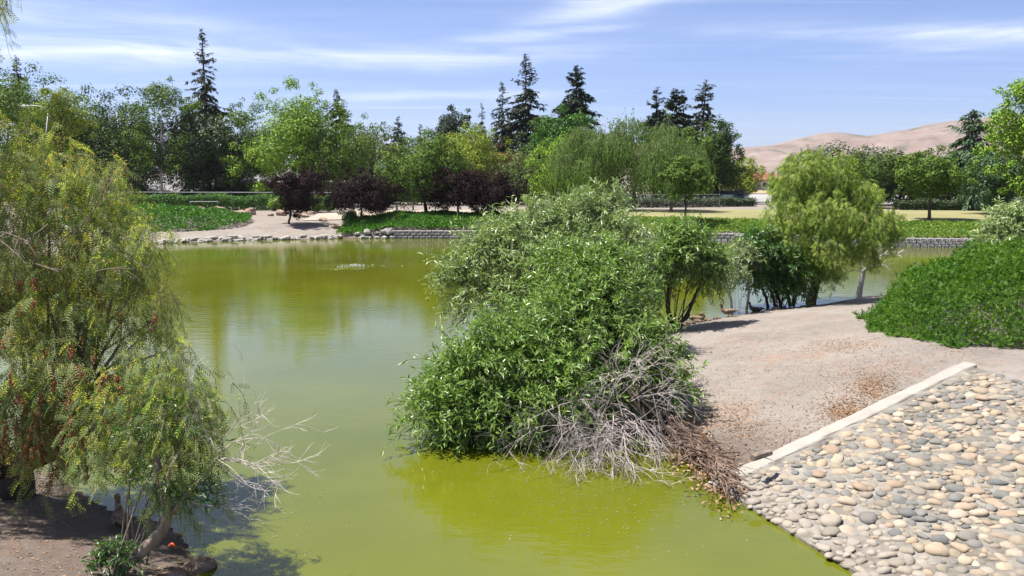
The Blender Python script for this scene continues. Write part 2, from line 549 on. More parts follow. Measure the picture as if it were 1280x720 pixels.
M['roof_red'] = solid_mat('red clay tile', [(0.176, 0.055, 0.034), (0.231, 0.091, 0.059)], 5, .9, .5, 14)
M['glass_dark'] = solid_mat('window glass', [(.02, .025, .03), (.03, .035, .04)], 3, .06, 0, spec=.6)
M['table_wood'] = solid_mat('weathered table planks', [(0.182, 0.154, 0.133), (0.308, 0.273, 0.245)], 4, .85, .4, 20, stretch=(.3, 4, 4))
M['table_dark'] = solid_mat('dark table frame', [(.05, .04, .035), (.09, .075, .06)], 4, .85, 0)
M['car_silver'] = solid_mat('silver car paint', [(.38, .42, .47), (.42, .46, .5)], 2, .25, 0, spec=.6, metallic=.4)
M['car_dark'] = solid_mat('dark blue car paint', [(.05, .065, .085), (.06, .075, .1)], 2, .25, 0, spec=.6, metallic=.3)
M['tyre'] = solid_mat('tyre rubber', [(.015, .015, .015), (.025, .025, .025)], 4, .9, 0)
M['rim'] = solid_mat('wheel rim', [(.4, .4, .4), (.5, .5, .5)], 4, .35, 0, metallic=.7)
M['light_lens'] = solid_mat('headlight lens', [(.6, .62, .64), (.7, .72, .74)], 4, .15, 0, spec=.6)
M['duck'] = solid_mat('mottled brown feathers', [(.05, .032, .02), (.15, .10, .065), (.33, .25, .18)], 26, .8, .4, 50, detail=3)
M['duck_wing'] = solid_mat('dark brown wing feathers', [(.05, .035, .025), (.13, .09, .06), (.26, .2, .15)], 18, .8, .4, 40, stretch=(.4, 1, 2), detail=3)
M['duck_dark'] = solid_mat('dark feathers', [(.02, .017, .015), (.06, .045, .035)], 22, .8, .3, 50)
M['bill'] = solid_mat('orange brown bill', [(.22, .11, .035), (.3, .16, .05)], 20, .5, 0)
M['eye'] = solid_mat('eye', [(.01, .01, .01), (.012, .012, .012)], 5, .15, 0, spec=.6)
M['duck_leg'] = solid_mat('orange leg', [(.38, .14, .03), (.45, .18, .04)], 10, .6, 0)
M['orange_scrap'] = solid_mat('orange scrap', [(.5, .07, .02), (.62, .12, .04)], 10, .6, 0)
M['chip'] = leaf_mat('wood chip', [(.28, .14, .07), (.42, .25, .14), (.5, .36, .24)], 0, .9, .2, gain=0.60)
M['pebble'] = leaf_mat('small pebble', [(.22, .18, .15), (.38, .33, .29), (.55, .51, .47)], 0, .9, .2, gain=0.58)
M['foam'] = solid_mat('splash foam', [(0.450, 0.462, 0.468), (0.510, 0.522, 0.528)], 8, .3, 0)


def stone_mat(name, stops, island):
    m, t = new_mat(name)
    if island:
        fac = N(t, 'ShaderNodeNewGeometry').outputs['Random Per Island']
    else:
        fac = N(t, 'ShaderNodeObjectInfo').outputs['Random']
    r = ramp(t, stops, 'LINEAR')
    lk(t, fac, r.inputs[0])
    geo = N(t, 'ShaderNodeNewGeometry')
    nz = N(t, 'ShaderNodeTexNoise', i_Scale=9.0, i_Detail=7.0, i_Roughness=0.7)
    lk(t, geo.outputs['Position'], nz.inputs['Vector'])
    mul = math_n(t, 'MULTIPLY_ADD', nz.outputs['Fac'], 0.9, 0.55)
    mix = N(t, 'ShaderNodeMix', data_type='RGBA', blend_type='MULTIPLY'); mix.inputs[0].default_value = 1
    lk(t, r.outputs[0], mix.inputs[6])
    cc = N(t, 'ShaderNodeCombineColor')
    for i in range(3): lk(t, mul, cc.inputs[i])
    lk(t, cc.outputs[0], mix.inputs[7])
    b = N(t, 'ShaderNodeBsdfPrincipled', i_Roughness=.82)
    b.inputs['Specular IOR Level'].default_value = .3
    lk(t, mix.outputs[2], b.inputs['Base Color'])
    n2 = N(t, 'ShaderNodeTexNoise', i_Scale=40.0, i_Detail=4.0)
    lk(t, geo.outputs['Position'], n2.inputs['Vector'])
    bp = N(t, 'ShaderNodeBump', i_Strength=.35, i_Distance=.01)
    lk(t, n2.outputs['Fac'], bp.inputs['Height']); lk(t, bp.outputs[0], b.inputs['Normal'])
    o = N(t, 'ShaderNodeOutputMaterial'); lk(t, b.outputs[0], o.inputs[0])
    return m


COB = [(0, (0.113, 0.112, 0.106)), (.14, (0.151, 0.142, 0.127)), (.26, (0.097, 0.099, 0.097)), (.38, (0.205, 0.172, 0.131)), (.5, (0.248, 0.193, 0.136)),
       (.62, (0.279, 0.228, 0.171)), (.72, (0.178, 0.152, 0.117)), (.8, (0.221, 0.163, 0.117)), (.9, (0.298, 0.254, 0.201)), (1, (0.151, 0.127, 0.103))]
COBW = [(0, (0.184, 0.162, 0.137)), (.3, (0.228, 0.199, 0.165)), (.6, (0.202, 0.178, 0.153)), (.8, (0.251, 0.216, 0.177)), (1, (0.163, 0.141, 0.115))]
M['cobble'] = stone_mat('river cobble', COB, False)
M['cobble_many'] = stone_mat('river cobbles', COB, True)
M['cobble_pale'] = stone_mat('bleached cobble', COBW, False)
M['cobble_pale_many'] = stone_mat('bleached cobbles', COBW, True)

# ------------------------------------------------------------------ pond outline and ground height
FAR_PX = [(0, 308), (120, 306), (205, 304.5), (300, 301), (430, 298.5), (500, 298), (590, 298), (700, 298.5), (790, 299.5), (940, 303), (1030, 306), (1110, 308.5), (1240, 310), (1330, 311.5), (1500, 313)]
far_shore = [G(x, y)[:2] for x, y in FAR_PX]
FS = np.array(far_shore)
NEAR_R_PX = [(1600, 336), (1400, 341), (1280, 349), (1180, 357), (1120, 365), (1085, 370), (1030, 380), (960, 387), (900, 397), (860, 404), (832, 413), (800, 436), (782, 480), (800, 520), (825, 548), (862, 578), (905, 612)]
near_r = [G(x, y)[:2] for x, y in NEAR_R_PX]
AP0 = np.array(G(905, 612)[:2])                      # lower corner of the cobble apron
WDIR = unit(np.array([.32, -.947]))                   # along its waterline, towards the camera
UDIR = np.array([.947, .32])                          # square to the waterline
_c = np.array(G(1214, 462, 1.0)[:2]) - AP0            # the kerb runs up the slope at a slant
APW = float(np.hypot(*_c)); KDIR = _c / APW
SLP = 1.0 / APW


def apron_uv(x, y):
    dx, dy = x - AP0[0], y - AP0[1]
    v = (dx * UDIR[0] + dy * UDIR[1]) / (KDIR @ UDIR)
    return v, dx * WDIR[0] + dy * WDIR[1] - v * (KDIR @ WDIR)


apron_shore = [AP0 + WDIR * s for s in (2.5, 5, 8, 12)]
NEAR_L_PX = [(258, 740), (248, 700), (232, 668), (196, 648), (150, 642), (110, 617), (70, 592), (20, 582), (-80, 570), (-260, 548)]
near_l = [G(x, y)[:2] for x, y in NEAR_L_PX]
POND = np.array([np.array([-62., 42.]), np.array([-46., 50.])] + far_shore + [np.array([62., 52.]), np.array([60., 44.])] + near_r + apron_shore
                + [np.array([7.5, -14.]), np.array([-7., -14.]), np.array([-4.2, -4.]), np.array([-3.6, 3.]), np.array([-3.3, 6.])] + near_l
                + [np.array([-20., 17.]), np.array([-34., 26.]), np.array([-52., 33.])])


def sdf(x, y):
    x = np.asarray(x, float); y = np.asarray(y, float)
    d = np.full(x.shape, 1e9); inside = np.zeros(x.shape, bool)
    n = len(POND)
    for i in range(n):
        a, b = POND[i], POND[(i + 1) % n]
        e = b - a
        wx, wy = x - a[0], y - a[1]
        t = np.clip((wx * e[0] + wy * e[1]) / (e @ e), 0, 1)
        d = np.minimum(d, np.hypot(wx - t * e[0], wy - t * e[1]))
        c = ((a[1] > y) != (b[1] > y)) & (x < (b[0] - a[0]) * (y - a[1]) / (b[1] - a[1] + 1e-12) + a[0])
        inside ^= c
    return np.where(inside, -d, d)


def sstep(a, b, x):
    t = np.clip((x - a) / (b - a), 0, 1)
    return t * t * (3 - 2 * t)


def Hgt(x, y, d=None):
    x = np.asarray(x, float); y = np.asarray(y, float)
    if d is None: d = sdf(x, y)
    dp = np.maximum(d, 0)
    beach = 1.5 * (1 - np.exp(-dp / 6.0)) + .10 * vnoise(x, y, .35, 1) * sstep(1, 4, dp)
    wall = .56 * sstep(.06, .34, dp) + .9 * (1 - np.exp(-np.maximum(dp - .4, 0) / 2.6))
    w = sstep(-13.5, -9.0, x + .0 * y)
    far = beach * (1 - w) + wall * w
    q = np.clip(dp, 0, 7.5)
    front = .165 * q - .0 * q
    front = np.where(q > 5.6, .924 + .165 * (q - 5.6) - .165 * (q - 5.6) ** 2 / 3.8, front)
    back = .125 * np.minimum(dp, 8.5)
    bw = sstep(16, 22, y - .2 * x)
    nr = front * (1 - bw) + back * bw
    nl = .5 * (1 - np.exp(-dp / 2.2)) + .1 * vnoise(x, y, .8, 4) * sstep(.2, 1, dp)
    fw = sstep(36, 46, y + .08 * np.abs(x))
    near = np.where(x > 0, nr, nl) + (.05 * vnoise(x, y, .9, 2) + .025 * vnoise(x, y, 2.7, 3)) * sstep(.1, 1.2, dp) * (1 - .8 * sstep(0, 1, np.where(x > 0, 1.0, 0)) * 0)
    # flat ground under the cobble apron
    v, s = apron_uv(x, y)
    ap = sstep(-.45, -.12, s) * (1 - sstep(APW - .1, APW + .35, v)) * sstep(-1.5, -1.0, v)
    near = near * (1 - ap) + (SLP * np.maximum(v, 0) - .03) * ap
    land = near * (1 - fw) + far * fw
    bed = -1.4 * (1 - np.exp(np.minimum(d, 0) / 2.0))
    return np.where(d > 0, land, bed)


def H1(x, y):
    return float(Hgt(np.array([x]), np.array([y]))[0])


def axis(segs):
    out = [segs[0][0]]
    for a, b, st in segs:
        k = max(int(round((b - a) / st)), 1)
        out += list(np.linspace(a, b, k + 1)[1:])
    return np.array(out)


gx = axis([(-3800, -600, 400), (-600, -140, 60), (-140, -70, 6), (-70, -16, .8), (-16, 17, .2), (17, 50, .7), (50, 140, 5), (140, 600, 60), (600, 3800, 400)])
gy = axis([(-300, -20, 40), (-20, 5, 1), (5, 33, .18), (33, 50, .6), (50, 68, .25), (68, 100, .8), (100, 200, 6), (200, 600, 50), (600, 4000, 340)])
X, Y = np.meshgrid(gx, gy)
DD = sdf(X, Y)
Z = Hgt(X, Y, DD)
nx, ny = len(gx), len(gy)
ii = np.arange(ny - 1)[:, None] * nx + np.arange(nx - 1)[None]
gm = MB().add(np.stack([X, Y, Z], -1).reshape(-1, 3), np.stack([ii, ii + 1, ii + 1 + nx, ii + nx], -1).reshape(-1, 4))

mt, t = new_mat('dry earth')
geo = N(t, 'ShaderNodeNewGeometry')
att = N(t, 'ShaderNodeAttribute', attribute_name='shore')
att2 = N(t, 'ShaderNodeAttribute', attribute_name='litter')
n1 = N(t, 'ShaderNodeTexNoise', i_Scale=.55, i_Detail=6.0, i_Roughness=.62); lk(t, geo.outputs['Position'], n1.inputs['Vector'])
n2 = N(t, 'ShaderNodeTexNoise', i_Scale=5.0, i_Detail=8.0, i_Roughness=.75); lk(t, geo.outputs['Position'], n2.inputs['Vector'])
n3 = N(t, 'ShaderNodeTexNoise', i_Scale=.85, i_Detail=7.0, i_Roughness=.7, i_Distortion=.5); lk(t, geo.outputs['Position'], n3.inputs['Vector'])
r1 = ramp(t, [(.3, (.125, .107, .093)), (.5, (.19, .166, .147)), (.72, (.26, .233, .21))])
f1 = math_n(t, 'ADD', math_n(t, 'MULTIPLY', n1.outputs['Fac'], .5), math_n(t, 'MULTIPLY', n2.outputs['Fac'], .5))
lk(t, f1, r1.inputs[0])
mo = N(t, 'ShaderNodeMix', data_type='RGBA')
fo = N(t, 'ShaderNodeMapRange', interpolation_type='SMOOTHSTEP'); fo.inputs[1].default_value = .54; fo.inputs[2].default_value = .72
n4 = N(t, 'ShaderNodeTexNoise', i_Scale=14.0, i_Detail=4.0, i_Roughness=.8); lk(t, geo.outputs['Position'], n4.inputs['Vector'])
lk(t, math_n(t, 'ADD', n3.outputs['Fac'], math_n(t, 'MULTIPLY_ADD', n4.outputs['Fac'], .7, -.35)), fo.inputs[0])
lk(t, math_n(t, 'MULTIPLY', fo.outputs[0], .36), mo.inputs[0])
lk(t, r1.outputs[0], mo.inputs[6]); mo.inputs[7].default_value = (.27, .13, .065, 1)
ml = N(t, 'ShaderNodeMix', data_type='RGBA')          # brown leaf litter; also deepens the shade on the near left bank
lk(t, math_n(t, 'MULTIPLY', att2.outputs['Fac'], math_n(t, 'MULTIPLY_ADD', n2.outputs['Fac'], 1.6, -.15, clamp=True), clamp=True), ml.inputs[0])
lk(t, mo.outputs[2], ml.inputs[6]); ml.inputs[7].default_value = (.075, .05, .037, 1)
mw = N(t, 'ShaderNodeMix', data_type='RGBA')          # wet rim at the waterline
lk(t, att.outputs['Fac'], mw.inputs[0])
lk(t, ml.outputs[2], mw.inputs[6]); mw.inputs[7].default_value = (.06, .05, .033, 1)
b = N(t, 'ShaderNodeBsdfPrincipled', i_Roughness=.95); b.inputs['Specular IOR Level'].default_value = .15
lk(t, mw.outputs[2], b.inputs['Base Color'])
n5 = N(t, 'ShaderNodeTexNoise', i_Scale=9.0, i_Detail=9.0, i_Roughness=.75); lk(t, geo.outputs['Position'], n5.inputs['Vector'])
bp = N(t, 'ShaderNodeBump', i_Strength=.75, i_Distance=.06); vor = N(t, 'ShaderNodeTexVoronoi', i_Scale=3.2, feature='SMOOTH_F1'); lk(t, geo.outputs['Position'], vor.inputs['Vector'])
dent = N(t, 'ShaderNodeMapRange'); dent.inputs[1].default_value = .1; dent.inputs[2].default_value = .35; lk(t, vor.outputs['Distance'], dent.inputs[0])
lk(t, math_n(t, 'ADD', n5.outputs['Fac'], math_n(t, 'MULTIPLY', dent.outputs[0], .22)), bp.inputs['Height']); lk(t, bp.outputs[0], b.inputs['Normal'])
o = N(t, 'ShaderNodeOutputMaterial'); lk(t, b.outputs[0], o.inputs[0])
M['earth'] = mt
ground = gm.build('ground', mt, smooth=True)
tag(ground, kind='structure')
a = ground.data.attributes.new('shore', 'FLOAT', 'POINT')
a.data.foreach_set('value', (1 - sstep(.05, .38, DD + .25 * vnoise(X, Y, 1.5, 6))).ravel().astype(np.float32))
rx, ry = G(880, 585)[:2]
lit = np.maximum(1 - sstep(.3, 2.6, np.hypot(X - rx, Y - ry)), 1.0 * (X < -2) * (Y < 20) + .35 * ((np.abs(X + 8.5) < 4) & (Y > 60) & (Y < 67)))  # full weight on the near left bank: litter plus painted shade
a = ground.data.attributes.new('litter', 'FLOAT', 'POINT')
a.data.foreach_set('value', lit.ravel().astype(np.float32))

# water ---------------------------------------------------------------
mt, t = new_mat('murky green water')
geo = N(t, 'ShaderNodeNewGeometry')
mp = N(t, 'ShaderNodeMapping'); mp.inputs['Scale'].default_value = (.75, 1.7, 1)
lk(t, geo.outputs['Position'], mp.inputs[0])
w1 = N(t, 'ShaderNodeTexNoise', i_Scale=2.2, i_Detail=4.0, i_Roughness=.55, i_Distortion=.3); lk(t, mp.outputs[0], w1.inputs['Vector'])
w2 = N(t, 'ShaderNodeTexNoise', i_Scale=9.0, i_Detail=2.0, i_Roughness=.5); lk(t, mp.outputs[0], w2.inputs['Vector'])
w3 = N(t, 'ShaderNodeTexNoise', i_Scale=.09, i_Detail=3.0); lk(t, geo.outputs['Position'], w3.inputs['Vector'])
gust = N(t, 'ShaderNodeMapRange', interpolation_type='SMOOTHSTEP'); gust.inputs[1].default_value = .4; gust.inputs[2].default_value = .65
gust.inputs[3].default_value = .35; gust.inputs[4].default_value = 1.0
lk(t, w3.outputs['Fac'], gust.inputs[0])
h = math_n(t, 'ADD', w1.outputs['Fac'], math_n(t, 'MULTIPLY', w2.outputs['Fac'], .16))
bp = N(t, 'ShaderNodeBump', i_Strength=.34, i_Distance=.03)
lk(t, math_n(t, 'MULTIPLY', h, gust.outputs[0]), bp.inputs['Height'])
murk = N(t, 'ShaderNodeTexNoise', i_Scale=.16, i_Detail=4.0, i_Roughness=.6); lk(t, geo.outputs['Position'], murk.inputs['Vector'])
r1 = ramp(t, [(.35, (.070, .082, .004)), (.65, (.096, .104, .006))]); lk(t, murk.outputs['Fac'], r1.inputs[0])
b = N(t, 'ShaderNodeBsdfPrincipled', i_Roughness=.03, i_IOR=1.45)
b.inputs['Specular IOR Level'].default_value = .5
lk(t, r1.outputs[0], b.inputs['Base Color']); lk(t, bp.outputs[0], b.inputs['Normal'])
o = N(t, 'ShaderNodeOutputMaterial'); lk(t, b.outputs[0], o.inputs[0])
wx = np.linspace(-66, 66, 34); wy = np.linspace(-18, 66, 22)
WX, WY = np.meshgrid(wx, wy)
k = np.arange(len(wy) - 1)[:, None] * len(wx) + np.arange(len(wx) - 1)[None]
mt_water = mt
water = MB().add(np.stack([WX, WY, WX * 0], -1).reshape(-1, 3), np.stack([k, k + 1, k + 1 + len(wx), k + len(wx)], -1).reshape(-1, 4)).build('water', mt)
tag(water, kind='structure')

# sheets laid on the ground -------------------------------------------
def sheet(name, front, back, nu, nv, mat, zoff):
    """a strip between two outlines that follows the ground"""
    front = np.asarray(front, float); back = np.asarray(back, float)
    def res(p):
        s = np.concatenate([[0], np.cumsum(np.linalg.norm(np.diff(p, axis=0), axis=1))])
        q = np.linspace(0, s[-1], nu)
        return np.stack([np.interp(q, s, p[:, 0]), np.interp(q, s, p[:, 1])], -1)
    f, bk = res(front), res(back)
    tt = np.linspace(0, 1, nv)[:, None, None]
    xy = f[None] * (1 - tt) + bk[None] * tt
    z = Hgt(xy[..., 0], xy[..., 1]) + zoff
    k = np.arange(nv - 1)[:, None] * nu + np.arange(nu - 1)[None]
    o = MB().add(np.concatenate([xy, z[..., None]], -1).reshape(-1, 3), np.stack([k, k + 1, k + 1 + nu, k + nu], -1).reshape(-1, 4)).build(name, mat, smooth=True)
    return tag(o, kind='structure')


def pos_mat(name, cols, s1, s2, rough=.95, bump=.6, bs=8.0, bd=.05, sx=1.0):
    m, t = new_mat(name)
    geo = N(t, 'ShaderNodeNewGeometry')
    mp = N(t, 'ShaderNodeMapping'); mp.inputs['Scale'].default_value = (sx, 1, 1); lk(t, geo.outputs['Position'], mp.inputs[0])
    a = N(t, 'ShaderNodeTexNoise', i_Scale=s1, i_Detail=5.0, i_Roughness=.6); lk(t, mp.outputs[0], a.inputs['Vector'])
    c = N(t, 'ShaderNodeTexNoise', i_Scale=s2, i_Detail=6.0, i_Roughness=.75); lk(t, geo.outputs['Position'], c.inputs['Vector'])
    f = math_n(t, 'ADD', math_n(t, 'MULTIPLY', a.outputs['Fac'], .6), math_n(t, 'MULTIPLY', c.outputs['Fac'], .4))
    r = ramp(t, [(.32 + .36 * i / (len(cols) - 1), cc) for i, cc in enumerate(cols)]); lk(t, f, r.inputs[0])
    b = N(t, 'ShaderNodeBsdfPrincipled', i_Roughness=rough); b.inputs['Specular IOR Level'].default_value = .15
    lk(t, r.outputs[0], b.inputs['Base Color'])
    n5 = N(t, 'ShaderNodeTexNoise', i_Scale=bs, i_Detail=6.0, i_Roughness=.7); lk(t, geo.outputs['Position'], n5.inputs['Vector'])
    bp = N(t, 'ShaderNodeBump', i_Strength=bump, i_Distance=bd); lk(t, n5.outputs['Fac'], bp.inputs['Height']); lk(t, bp.outputs[0], b.inputs['Normal'])
    o = N(t, 'ShaderNodeOutputMaterial'); lk(t, b.outputs[0], o.inputs[0])
    return m


def shore_y(x):
    return np.interp(x, FS[:, 0], FS[:, 1])


xs = np.linspace(2, 60, 60)
sheet('lawn', np.stack([xs, shore_y(xs) + 4.6 + .5 * vnoise(xs, xs, .3, 2)], -1), np.stack([xs * 1.1, 81 - .07 * xs], -1), 90, 30,
      pos_mat('dry lawn', [(0.116, 0.122, 0.048), (0.190, 0.177, 0.085), (0.245, 0.218, 0.122)], .25, 2.5, sx=.35), .05)
xs = np.linspace(-17, 3, 30)
sheet('picnic_path', np.stack([xs, shore_y(xs) + 7.2], -1), np.stack([xs, xs * 0 + 79], -1), 40, 12,
      pos_mat('pale decomposed granite', [(0.245, 0.204, 0.163), (0.320, 0.279, 0.231)], .3, 3.0), .045)
xs = np.linspace(-10, 60, 40)
sheet('car_park', np.stack([xs, xs * 0 + 96], -1), np.stack([xs * 1.6, xs * 0 + 150], -1), 30, 12,
      pos_mat('pale worn asphalt', [(0.190, 0.184, 0.184), (0.272, 0.262, 0.252)], .1, 1.0), .06)
xs = np.linspace(10, 170, 40)
sheet('dry_verge', np.stack([xs, xs * 0 + 160], -1), np.stack([xs * 1.8, xs * 0 + 330], -1), 30, 12,
      pos_mat('straw grass', [(0.218, 0.163, 0.092), (0.299, 0.238, 0.143)], .05, .6), .08)

# hills ----------------------------------------------------------------
SKYL = np.array([(-900, 212), (-300, 214), (300, 212), (600, 208), (760, 200), (850, 190), (910, 186), (964, 181), (1018, 167), (1040, 165), (1076, 170), (1123, 162), (1178, 149), (1238, 143), (1262, 145), (1330, 150), (1500, 138), (2000, 150), (2600, 170)], float)
nu, nv = 300, 46
pxs = np.linspace(-900, 2600, nu)
top = np.interp(pxs, SKYL[:, 0], SKYL[:, 1])
top = top + 1.0 * vnoise(pxs, pxs * 0, 1 / 18., 3)
tt = np.linspace(0, 1.35, nv)
Dn, Dr = 850.0, 1700.0
HX = np.zeros((nv, nu)); HY = HX.copy(); HZ = HX.copy()
topz = np.array([P(a, b2, Dr)[2] for a, b2 in zip(pxs, top)])
for i, q in enumerate(tt):
    Dq = Dn + (Dr - Dn) * q
    HX[i] = (pxs - 640) / F_PX * Dq * 1.0
    HY[i] = Dq
    prof = q ** 1.25 if q <= 1 else 1 - 1.2 * (q - 1) ** 1.0
    HZ[i] = topz * max(prof, 0)
fold = (np.abs(vnoise(HX + .35 * HY, HY, 1 / 130., 5)) * 2 - .35) * 60 + (np.abs(vnoise(HX - .3 * HY, HY, 1 / 60., 8)) * 2 - .35) * 30 + vnoise(HX, HY, 1 / 28., 2) * 9
env = (np.sin(np.clip(tt, 0, 1.0) * np.pi) ** .7)[:, None] * np.clip(topz / 90, .15, 1.2)[None]
HZ = HZ - np.maximum(fold, -10) * env
HZ[0] = -2; HZ[-1] = -2
k = np.arange(nv - 1)[:, None] * nu + np.arange(nu - 1)[None]
mt, t = new_mat('haze tinted grass hillside')
geo = N(t, 'ShaderNodeNewGeometry')
a1 = N(t, 'ShaderNodeTexNoise', i_Scale=.012, i_Detail=7.0, i_Roughness=.65); lk(t, geo.outputs['Position'], a1.inputs['Vector'])
r1 = ramp(t, [(.32, (0.136, 0.098, 0.082)), (.5, (0.178, 0.135, 0.118)), (.68, (0.211, 0.170, 0.150))]); lk(t, a1.outputs['Fac'], r1.inputs[0])  # mauve of the far haze mixed into the dry grass colour
mp = N(t, 'ShaderNodeMapping'); mp.inputs['Scale'].default_value = (1, .45, 2.2); lk(t, geo.outputs['Position'], mp.inputs[0])
a2 = N(t, 'ShaderNodeTexNoise', i_Scale=.011, i_Detail=8.0, i_Roughness=.72, i_Distortion=.8); lk(t, mp.outputs[0], a2.inputs['Vector'])
mr = N(t, 'ShaderNodeMapRange'); mr.inputs[1].default_value = .54; mr.inputs[2].default_value = .64; lk(t, a2.outputs['Fac'], mr.inputs[0])
mxn = N(t, 'ShaderNodeMix', data_type='RGBA'); lk(t, math_n(t, 'MULTIPLY', mr.outputs[0], .85), mxn.inputs[0]); lk(t, r1.outputs[0], mxn.inputs[6]); mxn.inputs[7].default_value = (.065, .07, .055, 1)
b = N(t, 'ShaderNodeBsdfPrincipled', i_Roughness=1.0); b.inputs['Specular IOR Level'].default_value = .05
lk(t, mxn.outputs[2], b.inputs['Base Color'])
o = N(t, 'ShaderNodeOutputMaterial'); lk(t, b.outputs[0], o.inputs[0])
hills = MB().add(np.stack([HX, HY, HZ], -1).reshape(-1, 3), np.stack([k, k + 1, k + 1 + nu, k + nu], -1).reshape(-1, 4)).build('hills', mt, smooth=True)
tag(hills, kind='structure')

# ------------------------------------------------------------------ cobble apron
def ico(sub):
    import bmesh
    bm = bmesh.new()
    bmesh.ops.create_icosphere(bm, subdivisions=sub, radius=1.0)
    V = np.array([q.co[:] for q in bm.verts]); Fc = np.array([[q.index for q in f.verts] for f in bm.faces])
    bm.free()
    return V, Fc


ICO1, ICO2 = ico(1), ico(2)


def rock_mesh(r, sx, sy, sz, rough=.18, src=ICO2):
    V, Fc = src
    V = V.copy()
    off = r.uniform(-50, 50, 3)
    dsp = np.array([mnoise.noise(Vector(q * .9 + off)) for q in V])
    V = V * (1 + rough * dsp[:, None] * 1.6)
    V = np.sign(V) * np.abs(V) ** .92
    return V * np.array([sx, sy, sz]), Fc


def ap_pt(v, s, z=0.0):
    """point on the cobble apron: v metres up the slope, s metres along the waterline"""
    p = AP0 + KDIR * v + WDIR * s
    return np.array([p[0], p[1], SLP * v + .045 + z])


apron = empty('cobble_embankment', (AP0[0], AP0[1], 0))
tag(apron, kind='structure')
S_LEN = 11.0
# mortar bed: a thick slab with an uneven top
nu_, nv_ = 60, 110
uu = np.linspace(-.06, APW, nu_); ss = np.linspace(.0, S_LEN, nv_)
UU, SS = np.meshgrid(uu, ss)
bx = AP0[0] + KDIR[0] * UU + WDIR[0] * SS; by = AP0[1] + KDIR[1] * UU + WDIR[1] * SS
bz = SLP * UU + .05 + .02 * vnoise(bx, by, 2.0, 1) + .018 * vnoise(bx, by, 7.0, 2)
k = np.arange(nv_ - 1)[:, None] * nu_ + np.arange(nu_ - 1)[None]
bed = MB().add(np.stack([bx, by, bz], -1).reshape(-1, 3), np.stack([k, k + 1, k + 1 + nu_, k + nu_], -1).reshape(-1, 4))
edge = np.concatenate([np.arange(nu_), np.arange(1, nv_) * nu_ + nu_ - 1, (nv_ - 1) * nu_ + np.arange(nu_ - 2, -1, -1), np.arange(nv_ - 2, 0, -1) * nu_])
ev = np.stack([bx, by, bz], -1).reshape(-1, 3)[edge]
ev2 = ev - np.array([0, 0, .35]); m_ = len(edge); jj = np.arange(m_)
bed.add(np.concatenate([ev, ev2]), np.stack([jj, jj + m_, (jj + 1) % m_ + m_, (jj + 1) % m_], -1))
bed.build('mortar_bed', M['mortar'], apron, smooth=False)


def box_path(mb, a, b2, w, h, drop=.3, segs=14, side=None, wob=.006):
    """a kerb: a bar from a to b2 with slightly worn edges"""
    a, b2 = np.asarray(a, float), np.asarray(b2, float)
    d = unit(b2 - a); sd = unit(np.cross(d, [0, 0, 1.0])); up = np.cross(sd, d)
    prof = [(-w / 2, -drop), (-w / 2, h - .02), (-w / 2 + .02, h), (w / 2 - .02, h), (w / 2, h - .02), (w / 2, -drop)]
    V = []
    for i in range(segs + 1):
        c = a + (b2 - a) * i / segs
        for (x, z) in prof:
            V.append(c + sd * x + up * z + rng.normal(size=3) * wob * (1 if z > 0 else 0))
    n = len(prof)
    q = []
    for i in range(segs):
        for j in range(n):
            q.append([i * n + j, i * n + (j + 1) % n, (i + 1) * n + (j + 1) % n, (i + 1) * n + j])
    mb.add(np.array(V), [np.array(q), ])
    mb.add(np.array(V)[:n], np.array([[0, 1, 4, 5], [1, 2, 3, 4]])); mb.add(np.array(V)[-n:], np.array([[5, 4, 1, 0], [4, 3, 2, 1]]))


for (va, vb) in ((-.16, 1.02), (1.04, APW + .12)):
    kb = MB()
    box_path(kb, ap_pt(va, -.12, .0), ap_pt(vb, -.12, .0), .27, .03, segs=30, wob=.005)
    kb.build('kerb', M['concrete'], apron)

# cobbles by dart throwing
r2 = np.random.default_rng(21)
cob = []
cell = {}
for it in range(20000):
    v_ = r2.uniform(-.07, APW - .1); s_ = r2.uniform(.14, 8.6)
    a_ = r2.choice([r2.uniform(.06, .10), r2.uniform(.10, .145), r2.uniform(.14, .18)], p=[.40, .46, .14])
    if it > 12000: a_ = r2.uniform(.04, .10)
    a_ *= .87; b_ = a_ * r2.uniform(.58, .85)
    th = r2.normal(0.25, .55)
    er = math.sqrt(a_ * b_)
    ci, cj = int(v_ / .4 + 10), int(s_ / .4)
    ok = True
    for di in (-1, 0, 1):
        for dj in (-1, 0, 1):
            for (v2, s2, e2) in cell.get((ci + di, cj + dj), ()):
                if (v2 - v_) ** 2 + (s2 - s_) ** 2 < (.80 * (er + e2)) ** 2:
                    ok = False
                    break
            if not ok: break
        if not ok: break
    if ok:
        cell.setdefault((ci, cj), []).append((v_, s_, er))
        cob.append((v_, s_, a_, b_, th))
allc = []
for (v_, s_, a_, b_, th) in cob:
    p = ap_pt(v_, s_)
    x_, y_ = proj(p)
    vis = -20 < x_ < 1300 and y_ < 735
    allc.append((not vis, np.linalg.norm(p - np.array([0, 0, CAM_Z])) / a_, v_, s_, a_, b_, th, p))
allc.sort(key=lambda q: (q[0], q[1]))
shapes = []
for i in range(14):
    V, Fc = rock_mesh(r2, 1, 1, 1, .34)
    pair = []
    for mt_ in (M['cobble'], M['cobble_pale']):
        pair.append(MB().add(V, Fc).mesh('cobble', mt_, True))
    shapes.append((V, Fc, pair))
SL = math.atan(.165)
rest, rest_p = MB(), MB()
from mathutils import Matrix
slope_q = Matrix(((UDIR[0], WDIR[0], 0), (UDIR[1], WDIR[1], 0), (0, 0, 1)))
nrm = Vector((-math.sin(SL) * UDIR[0], -math.sin(SL) * UDIR[1], math.cos(SL)))
nvis = 0
